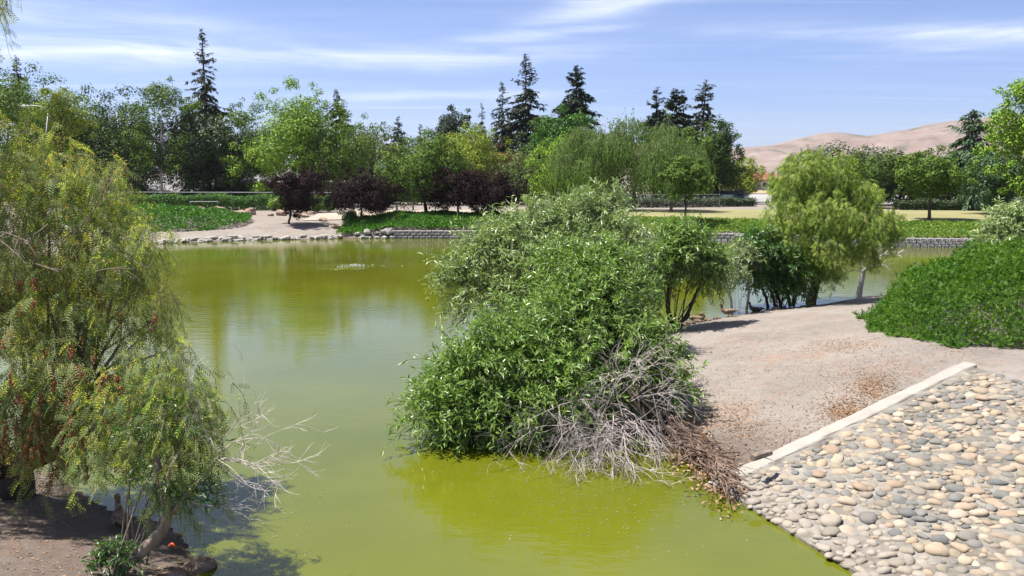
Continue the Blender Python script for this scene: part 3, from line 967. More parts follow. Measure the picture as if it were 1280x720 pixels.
for i, (inv, _, v_, s_, a_, b_, th, p) in enumerate(allc):
    V, Fc, pair = shapes[r2.integers(14)]
    pale = r2.random() < (1 - sstep(.1, 1.3, v_ + .25 * vnoise(np.array(s_), np.array(v_), 1.2, 3)))
    hz = b_ * r2.uniform(.5, .75)
    tilt = Matrix.Rotation(r2.normal(0, .12), 3, 'X') @ Matrix.Rotation(r2.normal(0, .1), 3, 'Y')
    Rm = nrm.to_track_quat('Z', 'X').to_matrix() @ Matrix.Rotation(math.pi / 2 + th + r2.choice([0, 3.14]), 3, 'Z') @ tilt
    c = p + np.array([0, 0, hz * r2.uniform(-.2, .25)])
    if not inv and nvis < 300:
        o = bpy.data.objects.new('cobble', pair[1 if pale else 0])
        COL.objects.link(o)
        o.parent = apron
        mt4 = Rm.to_4x4() @ Matrix.Diagonal((a_, b_, hz, 1))
        mt4.translation = Vector(c - np.array([AP0[0], AP0[1], 0]))
        o.matrix_basis = mt4
        nvis += 1
    else:
        W_ = (V * np.array([a_, b_, hz])) @ np.array(Rm).T + c
        (rest_p if pale else rest).add(W_, Fc)
for mb_, mt_ in ((rest, M['cobble_many']), (rest_p, M['cobble_pale_many'])):
    o = mb_.build('small_cobbles', mt_, apron, smooth=True)
    if o: tag(o, kind='stuff')

# ------------------------------------------------------------------ far shore: retaining wall of blocks
def block_wall(x0, x1, label):
    xs_ = np.arange(x0, x1, .1)
    ys_ = shore_y(xs_)
    root = empty('retaining_wall', (x0, float(shore_y(x0)), 0), label, 'wall')
    seg = np.concatenate([[0], np.cumsum(np.hypot(np.diff(xs_), np.diff(ys_)))])
    V, Fc = [], []
    cub = np.array([[-1, -1, -1], [1, -1, -1], [1, 1, -1], [-1, 1, -1], [-.9, -.8, 1], [.9, -.8, 1], [.95, 1, 1], [-.95, 1, 1],
                    [-.82, -1.25, -.7], [.82, -1.25, -.7], [.82, -1.2, .7], [-.82, -1.2, .7]], float)
    cf = np.array([[0, 1, 9, 8], [1, 5, 10, 9], [5, 4, 11, 10], [4, 0, 8, 11], [8, 9, 10, 11], [1, 2, 6, 5], [2, 3, 7, 6], [3, 0, 4, 7], [4, 5, 6, 7]])
    meshes = []
    for q in range(3):
        c2 = cub + rng.normal(size=cub.shape) * .05
        meshes.append(MB().add(c2, cf).mesh('block', M['wallblock']))
    L = .44
    cnt = 0
    mbrest = MB()
    for row in range(3):
        h = .205
        n_ = int(seg[-1] / L)
        for i in range(n_):
            s_ = (i + .5 * (row % 2) + .5) * L
            if s_ > seg[-1]: continue
            x_ = np.interp(s_, seg, xs_); y_ = float(shore_y(x_)) - .02 + .05 * row
            sl = (float(shore_y(x_ + .2)) - float(shore_y(x_ - .2))) / .4
            loc = Vector((x_, y_, -.02 + h * (row + .5)))
            mt4 = Matrix.Rotation(math.atan(sl) + rng.normal(0, .03), 4, 'Z') @ Matrix.Diagonal((L / 2 - .012, .16, h / 2 - .008, 1))
            mt4.translation = loc - root.location
            if cnt < 300:
                o = bpy.data.objects.new('block', meshes[rng.integers(3)]); COL.objects.link(o); o.parent = root
                o.matrix_basis = mt4
                cnt += 1
            else:
                A_ = np.array(mt4)
                mbrest.add(cub @ A_[:3, :3].T + A_[:3, 3] + np.array(root.location), cf)
    o = mbrest.build('blocks', M['wallblock'], root)
    if o: tag(o, kind='stuff')
    return root


XW = lambda px, D: (px - 640) / F_PX * D
block_wall(XW(489, 63), XW(700, 63), 'grey block retaining wall below the purple plum trees on the far shore')
block_wall(XW(704, 62), XW(1010, 56), 'grey block retaining wall on the shore below the weeping willows and lawn')
block_wall(XW(1016, 56), XW(1270, 54), 'grey block retaining wall on the shore in front of the green mound')


# ------------------------------------------------------------------ trees
def ground_root(name, x, y, label, cat, group=None, sink=.0):
    return empty(name, (x, y, H1(x, y) - sink), label, cat, group)


def blob_leaves(mb, centres, radii, n, L, W, tmpl=DIAMOND, up=.35, droop=.25, flat=.85, shell=.66, r=rng):
    centres = np.asarray(centres, float); radii = np.asarray(radii, float)
    w = radii ** 2; w = w / w.sum()
    idx = r.choice(len(radii), n, p=w)
    d = rdir(n, r)
    rad = radii[idx] * (shell + (1.06 - shell) * r.random(n) ** .6)
    Pt = centres[idx] + d * rad[:, None] * np.array([1, 1, flat])
    Nn = unit(d * .95 + rdir(n, r) * .5 + np.array([0, 0, up]))
    D = np.cross(Nn, rdir(n, r)) + d * .25 + np.array([0, 0, -droop])
    leaves(mb, Pt, D, Nn, L * r.uniform(.65, 1.3, n), W * r.uniform(.7, 1.25, n), tmpl)


def limb_set(mb, base, top, centres, r0, n_limb=9, sides=6, spread=.45):
    base = np.asarray(base, float); top = np.asarray(top, float)
    order = rng.permutation(len(centres))[:n_limb]
    for i in order:
        c = np.asarray(centres[i], float)
        t0 = rng.uniform(.3, .95)
        st = base + (top - base) * t0
        if c[2] < st[2]: st = base + (top - base) * max(.25, t0 - .3)
        mid = (st + c) / 2 + np.array([0, 0, .12 * np.linalg.norm(c - st)])
        tube(mb, bez(st, mid, c, 6, .03 * np.linalg.norm(c - st)), np.linspace(r0 * .5 * (1 - .5 * t0), r0 * .12, 6), 5, cap=False)


def broad_tree(name, label, cat, px, D, top, w, bot, mat, n=5200, leaf=.34, M_=26, egg=.0, bark='bark_dark', group=None, trunk_px=None, lean=0.0, r0=None, depth=.85, crown_r=.30, seed=None, wl=.55):
    r = np.random.default_rng(seed if seed is not None else int(px * 13 + top * 7))
    leaf *= .74; n = int(n * 2.7)
    x = XW(px, D)
    tx = XW(trunk_px, D) if trunk_px else x
    root = ground_root(name, tx, D, label, cat, group)
    zt = P(px, top, D)[2]; zb = max(P(px, bot + 10, D)[2], H1(tx, D) + .5)
    rx = 1.4 * w / 2 / F_PX * D; rz = (zt - zb) / 2; cz = (zt + zb) / 2
    cs, rs = [], []
    cr = crown_r * min(rx, rz * 1.25)
    while len(cs) < M_:
        q = rdir(1, r)[0] * (.25 + .75 * r.random() ** .5)
        k_ = 1 - egg * q[2]
        rad = cr * r.uniform(.65, 1.3)
        p = np.array([q[0] * (rx - rad) * k_, q[1] * (rx - rad) * depth * k_, q[2] * (rz - rad * .8)])
        cs.append(np.array([x, D, cz]) + p); rs.append(rad)
    mb = MB()
    blob_leaves(mb, cs, rs, n, leaf, leaf * wl, r=r)
    # small outlying sprays that break the outline
    k2 = M_ * 2
    q = rdir(k2, r) * r.uniform(.86, 1.04, (k2, 1))
    c2 = np.array([x, D, cz]) + q * np.array([rx, rx * depth, rz]) * (1 - egg * q[:, 2:3] * np.array([1, 1, 0]))
    blob_leaves(mb, c2, cr * r.uniform(.22, .5, k2), n // 4, leaf, leaf * wl, r=r, shell=.1)
    tag(mb.build('crown', mat, root), kind='stuff')
    tk = MB()
    zg = H1(tx, D)
    r0 = r0 or .028 * (zt - zg)
    tp = np.array([x + lean, D, zt - rz * .5])
    pts = bez(np.array([tx, D, zg - .15]), np.array([tx * .8 + x * .2, D, (zg + cz) / 2]), tp, 9, .04)
    tube(tk, pts, r0 * np.linspace(1.15, .2, 9) * np.where(np.arange(9) == 0, 1.3, 1), 8)
    tk.build('trunk', M[bark], root, smooth=True)
    lm = MB()
    limb_set(lm, pts[2], pts[-1], cs, r0, 11)
    tag(lm.build('branches', M[bark], root, smooth=True), kind='stuff')
    return root


def conifer(name, label, px, D, top, w, bot, mat, n_br=150, spray=.5, dens=1.0, group=None, bark='bark_dark', shape=.85, droop=.25, lean=0.0, irr=.35, seed=None, sparse_top=0.0, cat='tree', base_round=.12):
    r = np.random.default_rng(seed if seed is not None else int(px * 5 + top))
    x = XW(px, D)
    root = ground_root(name, x, D, label, cat, group)
    zg = H1(x, D); zt = P(px, top, D)[2]; zb = max(P(px, bot, D)[2], zg + .8)
    Rm = 1.22 * w / 2 / F_PX * D; spray *= 1.12; dens *= 2.1; n_br = int(n_br * 1.6)
    tk = MB()
    ln = XW(px + lean, D) - x
    zz = np.linspace(0, 1, 10)
    tube(tk, np.stack([x + ln * zz ** 2, np.full(10, D), zg - .15 + (zt - zg + .15) * zz], -1), (.014 * (zt - zg) + .05) * (1.02 - zz) + .015, 7)
    tk.build('trunk', M[bark], root, smooth=True)
    br, fo = MB(), MB()
    t = np.sort(r.random(n_br) ** .9)
    gapn = vnoise(t * 9, t * 0, 1.0, seed or px) + .5
    az = r.uniform(0, 2 * np.pi, n_br)
    prof = Rm * np.clip((1 - t), 0, 1) ** shape * np.minimum(1, .45 + t / max(base_round, .01) * .55)
    lobes = .8 + .4 * (vnoise(t * 5, az / 2.1, 1.0, 4) + .5)
    Lb = np.maximum(prof * r.uniform(1 - irr, 1.12, n_br) * lobes, .12)
    zc_ = zb + (zt - zb) * t
    xc = x + ln * ((zc_ - zg) / (zt - zg)) ** 2
    st = np.stack([xc, np.full(n_br, D), zc_], -1)
    rise = np.where(t > .75, .35, -.05 - droop * .6)
    d = np.stack([np.cos(az), np.sin(az), rise * np.ones(n_br)], -1)
    en = st + d * Lb[:, None]
    sticks(br, st, en, .02 + .012 * Lb, .008, 4)
    cnt = np.maximum((Lb / (spray * .30) * dens * (1 - sparse_top * (t > .55))).astype(int), 2)
    idx = np.repeat(np.arange(n_br), cnt)
    s_ = r.uniform(.12, 1.03, len(idx))
    Pt = st[idx] + d[idx] * (Lb[idx] * s_)[:, None] + r.normal(size=(len(idx), 3)) * .05
    side = np.cross(d[idx], [0, 0, 1.0]) * r.choice([-1, 1], (len(idx), 1))
    for rep in range(3):
        D_ = d[idx] * r.uniform(.3, .9, (len(idx), 1)) + side * r.uniform(-.3, 1.0, (len(idx), 1)) + np.array([0, 0, -droop]) * r.uniform(.2, 1.8, (len(idx), 1)) + r.normal(size=(len(idx), 3)) * .18
        sz = spray * r.uniform(.55, 1.15, len(idx)) * np.clip(.45 + Lb[idx] / max(Rm, .1), .45, 1.0)
        leaves(fo, Pt, D_, np.array([0, 0, 1.0]) + rdir(len(idx), r) * .45, sz, sz * .36)
    tag(br.build('branches', M[bark], root), kind='stuff')
    tag(fo.build('needles', mat, root), kind='stuff')
    return root


def weeping_tree(name, label, px, D, top, w, bot, mat, n_st=420, per=15, leaf=.26, trunk_px=None, group=None, bark='bark_mid', seed=None, cat='tree', tmpl=DIAMOND, wl=.26, flat_top=.5, wisp=26, strand=(1.2, 2.8)):
    r = np.random.default_rng(seed if seed is not None else int(px * 3 + top))
    x = XW(px, D); tx = XW(trunk_px, D) if trunk_px else x
    root = ground_root(name, tx, D, label, cat, group)
    zg = H1(tx, D); zt = P(px, top, D)[2]; zb = max(P(px, bot, D)[2], zg + .3)
    Rm = 1.3 * w / 2 / F_PX * D; n_st = int(n_st * 2.8)
    hgt = zt - zb
    # scaffold: several domes at different heights
    doms = []
    for i in range(30):
        a = r.uniform(0, 2 * np.pi); rr = Rm * math.sqrt(r.random()) * .82
        h = 1 - flat_top * (rr / Rm) ** 2 - r.uniform(0, .22)
        doms.append((np.array([x + math.cos(a) * rr, D + math.sin(a) * rr * .9, zb + hgt * h]), Rm * r.uniform(.22, .38)))
    mb = MB(); tw = MB()
    ci = r.integers(0, len(doms), n_st)
    C = np.array([q[0] for q in doms])[ci]; Rr = np.array([q[1] for q in doms])[ci]
    d = rdir(n_st, r); d[:, 2] = np.abs(d[:, 2]) * .55 - .1
    S = C + d * Rr[:, None] * r.uniform(.5, 1.0, (n_st, 1))
    Ls = np.minimum(r.uniform(*strand, n_st), np.maximum(S[:, 2] - zb, .4))
    out = d * np.array([1, 1, 0])
    t_ = np.linspace(0.02, 1, per)
    Pn = S[:, None] + out[:, None] * (np.sqrt(t_)[None, :, None] * .45) + np.array([0, 0, -1.0]) * (Ls[:, None] * t_[None] ** 1.3)[..., None]
    sw = r.normal(size=(n_st, 1, 3)) * .12 * t_[None, :, None] * np.array([1, 1, .1])
    Pn = Pn + sw
    Dn_ = np.gradient(Pn, axis=1)
    Pf = Pn.reshape(-1, 3) + r.normal(size=(n_st * per, 3)) * .05
    Df = unit(Dn_.reshape(-1, 3)) + rdir(n_st * per, r) * .55
    leaves(mb, Pf, Df, rdir(n_st * per, r) + np.array([0, 0, .3]), leaf * r.uniform(.7, 1.3, len(Pf)), leaf * wl, tmpl)
    sticks(tw, Pn[:, 0], Pn[:, per // 2], .008, .006, 3)
    if wisp:   # thin upright tips that feather the outline
        k_ = r.integers(0, len(doms), wisp)
        S2 = C[:1] * 0 + np.array([q[0] for q in doms])[k_] + np.array([q[1] for q in doms])[k_][:, None] * rdir(wisp, r) * np.array([.6, .6, 0]) + np.array([0, 0, .2 * Rm])
        E2 = S2 + np.stack([r.normal(0, .25, wisp), r.normal(0, .25, wisp), r.uniform(.4, 1.1, wisp)], -1) * Rm * .3
        sticks(tw, S2 - np.array([0, 0, .5]), E2, .012, .005, 3)
        q = r.random((wisp, 7))[..., None]
        Pq = (S2[:, None] * (1 - q) + E2[:, None] * q).reshape(-1, 3)
        leaves(mb, Pq, rdir(len(Pq), r) + np.array([0, 0, -.2]), rdir(len(Pq), r), leaf, leaf * .35)
    tag(mb.build('foliage', mat, root), kind='stuff')
    tag(tw.build('twigs', M[bark], root), kind='stuff')
    tk = MB()
    r0 = .02 * (zt - zg)
    pts = bez(np.array([tx, D, zg - .1]), np.array([tx, D, zg + .4 * (zt - zg)]), np.array([x, D, zg + .75 * (zt - zg)]), 8, .05)
    tube(tk, pts, r0 * np.linspace(1.2, .35, 8), 8)
    tk.build('trunk', M[bark], root, smooth=True)
    lm = MB()
    limb_set(lm, pts[2], pts[-1], [q[0] for q in doms], r0, 12)
    tag(lm.build('branches', M[bark], root, smooth=True), kind='stuff')
    return root


GRP = 'trees beyond the far shore'
# back row conifers
conifer('conifer_tree', 'dark narrow conifer at the far left edge with its tip above the broadleaf trees', 6, 112, 74, 58, 150, M['conifer'], 90, .6, group=GRP)
conifer('conifer_tree', 'small dark conifer top beside the far left edge conifer', 34, 112, 70, 30, 150, M['conifer'], 70, .55, group=GRP, lean=3)
conifer('redwood_tree', 'tallest thin redwood with ragged open crown left of centre', 264, 98, 36, 84, 215, M['redwood'], 170, .62, .62, GRP, shape=.95, irr=.6, droop=.35, sparse_top=.30, base_round=.05)
conifer('conifer_tree', 'dark leaning conifer tip behind the bright green tree', 433, 118, 112, 34, 175, M['conifer'], 70, .55, group=GRP, lean=-9, irr=.5)
conifer('conifer_tree', 'small dark conifer left of the round green tree by the picnic path', 500, 122, 146, 36, 215, M['conifer'], 60, .6, group=GRP, irr=.5)
conifer('conifer_tree', 'smallest conifer tip just right of another small conifer', 527, 124, 156, 22, 205, M['conifer'], 40, .5, group=GRP, irr=.5)
conifer('conifer_tree', 'thin spindly conifer right of the dark poplar', 603, 124, 129, 24, 200, M['redwood'], 60, .5, .45, GRP, irr=.6)
conifer('redwood_tree', 'sparse redwood close beside the tall central redwood', 628, 118, 102, 52, 225, M['redwood'], 110, .62, .5, GRP, irr=.55, shape=.8, droop=.3)
conifer('redwood_tree', 'tall straight central redwood with even layered branches', 657, 116, 67, 82, 235, M['redwood'], 190, .66, .72, GRP, shape=.85, irr=.4, droop=.25)
conifer('redwood_tree', 'dark bushy redwood right of the tall central redwood', 719, 112, 82, 56, 190, M['conifer'], 130, .7, 1.1, GRP, shape=.6, irr=.6)
conifer('conifer_tree', 'left dark conifer of the cluster behind the weeping willows', 817, 112, 109, 46, 215, M['conifer'], 110, .62, 1.1, GRP, shape=.7)
conifer('conifer_tree', 'broad dark conifer in the middle of the cluster behind the willows', 842, 108, 111, 62, 225, M['conifer'], 140, .66, 1.15, GRP, shape=.62)
conifer('conifer_tree', 'leaning ragged conifer right in the cluster behind the willows', 872, 114, 99, 44, 215, M['redwood'], 110, .6, .6, GRP, lean=6, irr=.65, shape=.5)
# back row broadleaf trees
broad_tree('broadleaf_tree', 'large yellowish green tree behind the street lamp', 'tree', 55, 92, 84, 128, 230, M['green_mid'], 8000, .36, 40, group=GRP, seed=3)
broad_tree('pepper_tree', 'yellow tinged pepper tree right behind the street lamp pole', 'tree', 84, 86, 100, 62, 225, M['yellow_green'], 3200, .3, 22, group=GRP, seed=8)
broad_tree('broadleaf_tree', 'dense dark green tree above the tan house', 'tree', 150, 94, 110, 112, 240, M['green_dark'], 7500, .36, 36, group=GRP, trunk_px=148, seed=5)
broad_tree('eucalyptus_tree', 'airy tree with a pale trunk in front of the grey roof', 'tree', 212, 90, 97, 74, 222, M['green_mid'], 3600, .32, 30, group=GRP, bark='bark_pale', trunk_px=203, crown_r=.26, r0=.14, seed=12)
broad_tree('broadleaf_tree', 'very dark low tree at the foot of the tallest redwood', 'tree', 258, 93, 140, 92, 246, M['hedge_dark'], 7500, .38, 30, group=GRP, seed=15, r0=.22)
broad_tree('birch_tree', 'light airy tree with a thin pale trunk right of the tallest redwood', 'tree', 316, 92, 119, 62, 236, M['green_mid'], 3800, .28, 30, group=GRP, bark='bark_pale', trunk_px=321, crown_r=.25, r0=.13, seed=17)
broad_tree('broadleaf_tree', 'tall bright green tree with two peaks left of centre', 'tree', 376, 90, 100, 112, 238, M['green_bright'], 8200, .34, 46, egg=.25, group=GRP, trunk_px=385, crown_r=.24, seed=19)
broad_tree('broadleaf_tree', 'shorter green tree leaning on the right flank of the bright green tree', 'tree', 424, 88, 128, 74, 236, M['green_mid'], 4600, .32, 30, group=GRP, trunk_px=419, seed=23)
broad_tree('broadleaf_tree', 'thin brownish tree with dry twigs left of the small conifers', 'tree', 466, 96, 150, 62, 238, M['olive'], 2600, .3, 28, group=GRP, crown_r=.22, seed=29)
broad_tree('poplar_tree', 'dark rounded evergreen top standing alone in the skyline gap', 'tree', 569, 118, 130, 46, 225, M['conifer'], 4200, .42, 26, egg=.1, group=GRP, seed=31)
broad_tree('broadleaf_tree', 'pale green domed tree behind the wide purple plum', 'tree', 590, 94, 156, 78, 240, M['yellow_green'], 4600, .3, 30, group=GRP, seed=33)
broad_tree('broadleaf_tree', 'dry olive tree with brown twigs between plum and willows', 'tree', 652, 92, 184, 66, 246, M['olive'], 3600, .28, 28, group=GRP, seed=36)
broad_tree('broadleaf_tree', 'low rust tinged tree below the tall central redwood', 'tree', 628, 97, 178, 34, 215, M['rust'], 1100, .3, 12, group=GRP, seed=37)
broad_tree('oak_tree', 'dark oak between the tall central redwood and the bushy redwood', 'tree', 676, 104, 142, 46, 226, M['green_dark'], 3600, .36, 24, group=GRP, seed=39)
broad_tree('broadleaf_tree', 'dark green spreading tree under the bushy redwood', 'tree', 704, 100, 130, 60, 225, M['hedge'], 4200, .36, 28, group=GRP, seed=41)
broad_tree('broadleaf_tree', 'bright green tree at the left edge of the weeping willows', 'tree', 700, 84, 168, 62, 262, M['green_bright'], 4600, .28, 30, group=GRP, trunk_px=704, seed=43)
broad_tree('broadleaf_tree', 'green tree between the conifers and the dark tree by the hills', 'tree', 866, 98, 150, 40, 235, M['green_mid'], 3000, .3, 20, group=GRP, seed=44)
broad_tree('broadleaf_tree', 'dark tall tree at the right end of the conifer cluster', 'tree', 893, 100, 145, 46, 250, M['green_dark'], 5200, .34, 34, egg=.2, group=GRP, crown_r=.4, seed=46)
broad_tree('broadleaf_tree', 'round yellow green tree beside the parked cars', 'tree', 916, 104, 193, 52, 244, M['yellow_green'], 3400, .3, 26, group=GRP, trunk_px=913, seed=47)
# weeping willows on the lawn
weeping_tree('weeping_willow', 'left weeping willow with a leaning trunk on the lawn', 742, 79, 152, 92, 258, M['weeping'], 460, trunk_px=718, group='weeping willows on the lawn', seed=51)
weeping_tree('weeping_willow', 'tallest middle weeping willow with wispy top', 796, 77, 148, 104, 258, M['weeping'], 520, trunk_px=791, group='weeping willows on the lawn', seed=53)
weeping_tree('weeping_willow', 'right weeping willow hanging low beside the sapling', 842, 75, 178, 72, 252, M['weeping'], 360, trunk_px=838, group='weeping willows on the lawn', seed=55)
# right hand trees
broad_tree('broadleaf_tree', 'green tree half hidden behind the yellow green pepper tree', 'tree', 1032, 86, 188, 92, 262, M['green_mid'], 4600, .32, 30, group=GRP, seed=61)
broad_tree('broadleaf_tree', 'grey green feathery tree behind the right side of the pepper tree', 'tree', 1085, 92, 184, 70, 262, M['olive'], 3600, .3, 30, group=GRP, seed=62, crown_r=.22)
broad_tree('broadleaf_tree', 'dark green tree left behind the lawn sapling with the round shadow', 'tree', 1122, 84, 190, 66, 258, M['green_dark'], 4200, .3, 28, group=GRP, seed=63)
conifer('cedar_tree', 'tall cedar with drooping tips standing against the hills', 1203, 84, 138, 86, 262, M['cedar'], 120, .75, .62, GRP, shape=.6, irr=.55, droop=.55, lean=6)
conifer('cedar_tree', 'pale grey green cedar leaning out right of the tall cedar', 1228, 78, 186, 58, 262, M['cedar'], 80, .7, .8, GRP, shape=.5, irr=.5, droop=.5)
broad_tree('broadleaf_tree', 'dark bush height tree below the tall cedar', 'tree', 1182, 80, 205, 56, 262, M['hedge_dark'], 2600, .3, 22, group=GRP, seed=66)
broad_tree('broadleaf_tree', 'big green tree cut by the right picture edge', 'tree', 1282, 62, 88, 92, 240, M['green_bright'], 5600, .3, 36, group=GRP, seed=67, crown_r=.26)
broad_tree('cedar_tree', 'layered dark tree low at the right edge under the big green tree', 'tree', 1244, 70, 190, 76, 262, M['cedar'], 4200, .3, 26, group=GRP, seed=68)
# nearer lawn trees
broad_tree('lawn_tree', 'young round tree casting a round shadow on the right bank', 'tree', 1160, 61.5, 184, 70, 238, M['green_mid'], 5200, .24, 30, group='young trees along the far bank', trunk_px=1160, r0=.12, bark='bark', seed=71)
broad_tree('lawn_tree', 'thin trunked young tree in front of the right weeping willow', 'tree', 856, 62, 196, 54, 240, M['green_mid'], 3600, .24, 24, group='young trees along the far bank', trunk_px=856, r0=.09, bark='bark_dark', seed=72)
broad_tree('lawn_tree', 'round green tree with a dark straight trunk by the picnic tables', 'tree', 527, 70, 166, 88, 246, M['green_mid'], 6200, .26, 34, group='young trees along the far bank', trunk_px=533, r0=.15, bark='bark_dark', seed=73)
PG = 'purple leaved plum trees'
broad_tree('plum_tree', 'slim upright purple plum on the bare beach', 'tree', 370, 66, 208, 46, 268, M['purple'], 3200, .2, 22, group=PG, trunk_px=362, r0=.09, egg=-.25, seed=81)
broad_tree('plum_tree', 'small purple plum behind the slim one on the beach', 'tree', 392, 76, 205, 34, 240, M['purple'], 1500, .2, 14, group=PG, trunk_px=392, r0=.09, seed=82)
broad_tree('plum_tree', 'round purple plum on the left end of the green bank', 'tree', 454, 66.5, 210, 74, 266, M['purple'], 4600, .2, 30, group=PG, trunk_px=452, r0=.1, seed=83)
broad_tree('plum_tree', 'left half of the wide purple plum pair by the picnic path', 'tree', 572, 68, 205, 72, 266, M['purple'], 4200, .2, 30, group=PG, trunk_px=573, r0=.1, seed=84)
broad_tree('plum_tree', 'right half of the wide purple plum pair by the picnic path', 'tree', 611, 67, 209, 66, 266, M['purple'], 4200, .2, 28, group=PG, trunk_px=605, r0=.1, seed=85)

# woodland mass far behind everything
wmb = MB()
r3 = np.random.default_rng(90)
cs, rs = [], []
for q in range(230):
    px_ = r3.uniform(-260, 905) if q < 170 else r3.uniform(1010, 1560)
    D_ = r3.uniform(106, 128) if px_ < 940 else r3.uniform(92, 108)
    rad = r3.uniform(1.6, 2.9)
    cs.append(np.array([XW(px_, D_), D_, 1.6 + rad * .6 + r3.random() ** 1.6 * (6.5 if px_ < 640 else 3.4)])); rs.append(rad)
for q in range(90):     # low skirts
    px_ = r3.uniform(-260, 890) if q < 66 else r3.uniform(1010, 1560)
    D_ = r3.uniform(103, 110) if px_ < 940 else r3.uniform(90, 96)
    cs.append(np.array([XW(px_, D_), D_, 2.2])); rs.append(r3.uniform(1.3, 2.0))
for q in range(70):  # nearer dark clumps, added to stand in for shade under the trees
    px_ = r3.choice([r3.uniform(-200, 196), r3.uniform(236, 334), r3.uniform(424, 690)])
    D_ = r3.uniform(93, 99)
    cs.append(np.array([XW(px_, D_), D_, 2.4 + r3.random()])); rs.append(r3.uniform(1.1, 1.6))
blob_leaves(wmb, cs, rs, 190000, .32, .2, shell=.6, r=r3)
tag(wmb.build('woodland', M['woodland']), kind='stuff')
# ------------------------------------------------------------------ far bank: hedges, fences, rocks, ground cover
def hedge(name, label, pts, h, w, mat, n, leaf=.16, group=None, cat='hedge', lumps=.25):
    pts = np.asarray(pts, float)
    root = ground_root(name, pts[0, 0], pts[0, 1], label, cat, group)
    s = np.concatenate([[0], np.cumsum(np.hypot(*np.diff(pts, axis=0).T))])
    core = MB()
    q = np.linspace(0, s[-1], max(int(s[-1] / .8), 4))
    cx_, cy_ = np.interp(q, s, pts[:, 0]), np.interp(q, s, pts[:, 1])
    cz_ = Hgt(cx_, cy_)
    st = []
    for a in range(len(q)):
        for k_ in range(3):
            st.append((cx_[a] + rng.normal(0, .2), cy_[a] + rng.normal(0, w * .2), cz_[a]))
    st = np.array(st)
    sticks(core, st - np.array([0, 0, .1]), st + np.stack([rng.normal(0, .25, len(st)), rng.normal(0, .2, len(st)), h * rng.uniform(.6, .95, len(st))], -1), .03, .012, 4)
    tag(core.build('stems', M['bark_dark'], root), kind='stuff')
    mb = MB()
    q = rng.random(n) * s[-1]
    x_, y_ = np.interp(q, s, pts[:, 0]), np.interp(q, s, pts[:, 1])
    z0 = Hgt(x_, y_)
    a = rng.uniform(-.05, np.pi + .05, n)            # around the section
    rr = 1 - .45 * rng.random(n) ** 2
    ly = np.cos(a); lz = np.abs(np.sin(a)) ** .55
    ly = np.sign(ly) * np.abs(ly) ** .6
    hh = h * (1 + lumps * vnoise(q, q * 0, .9, 3) * 1.2 + .12 * vnoise(q, q * 0, 3.1, 5))
    low = rng.random(n) < .4
    zz = np.where(low, rng.random(n) * .9, lz * rr)
    yy = np.where(low, np.sign(ly) * (.75 + .25 * rng.random(n)), ly * rr)
    Pt = np.stack([x_ + rng.normal(0, .05, n), y_ + yy * w / 2 * (1 + .3 * vnoise(q, zz * 2, 1.3, 8)), z0 + zz * hh], -1)
    Nn = np.stack([rng.normal(0, .5, n), yy * .9 + rng.normal(0, .5, n), zz * .9 + rng.normal(0, .4, n)], -1)
    leaves(mb, Pt, np.cross(Nn, rdir(n)), Nn, leaf * rng.uniform(.7, 1.3, n), leaf * .6)
    tag(mb.build('foliage', mat, root), kind='stuff')
    return root


hy = lambda px, D: (XW(px, D), D)
hedge('hedge', 'long clipped green hedge behind the row of boulders', [hy(120, 80), hy(270, 79.5), hy(418, 79)], 1.45, 1.3, M['hedge'], 17000, .17)
hedge('hedge', 'low dark green hedge strip at the back of the lawn beside the parked cars', [hy(775, 86), hy(860, 87), hy(942, 90)], .95, 1.2, M['hedge_dark'], 9000, .17)
hedge('hedge', 'dark shaded hedge below the cedars at the back of the right lawn', [hy(1118, 79), hy(1190, 78), hy(1262, 76)], 1.05, 1.4, M['hedge_dark'], 9000, .17)


def bush(label, px, D, wpx, h, mat, n=1400, leaf=.14, group=None, name='shrub'):
    x = XW(px, D); root = ground_root(name, x, D, label, 'shrub', group)
    z = H1(x, D); rw = wpx / 2 / F_PX * D
    cs = [(x + rng.uniform(-.55, .55) * rw, D + rng.uniform(-.5, .5) * rw, z + h * rng.uniform(.3, .68)) for _ in range(9)]
    mb = MB(); blob_leaves(mb, cs, [min(rw, h) * rng.uniform(.35, .5) for _ in range(9)], n, leaf, leaf * .55, shell=.6)
    tag(mb.build('foliage', mat, root), kind='stuff')
    st = MB()
    b0 = np.array([[x, D, z - .1]] * 9) + rng.normal(size=(9, 3)) * np.array([.12, .12, 0])
    sticks(st, b0, np.array(cs), .03, .012, 5)
    tag(st.build('stems', M['bark'], root), kind='stuff')


bg_ = 'rounded shrubs in front of the long hedge'
bush('olive green rounded shrub in front of the hedge just left of the slim purple plum', 346, 78, 24, 1.25, M['olive_cover'], group=bg_)
bush('wide green shrub in front of the hedge just right of the slim purple plum', 383, 78, 24, 1.3, M['hedge'], group=bg_)
bush('dark olive rounded shrub between two shrubs right of the slim purple plum', 398, 77, 18, 1.15, M['olive_cover'], group=bg_)
bush('small low green shrub at the right end of the hedge', 412, 77, 13, .95, M['hedge'], group=bg_)
bush('bright green clump below the round purple plum on the left end of the bank', 437, 67.5, 22, 1.0, M['ivy'], 1800)


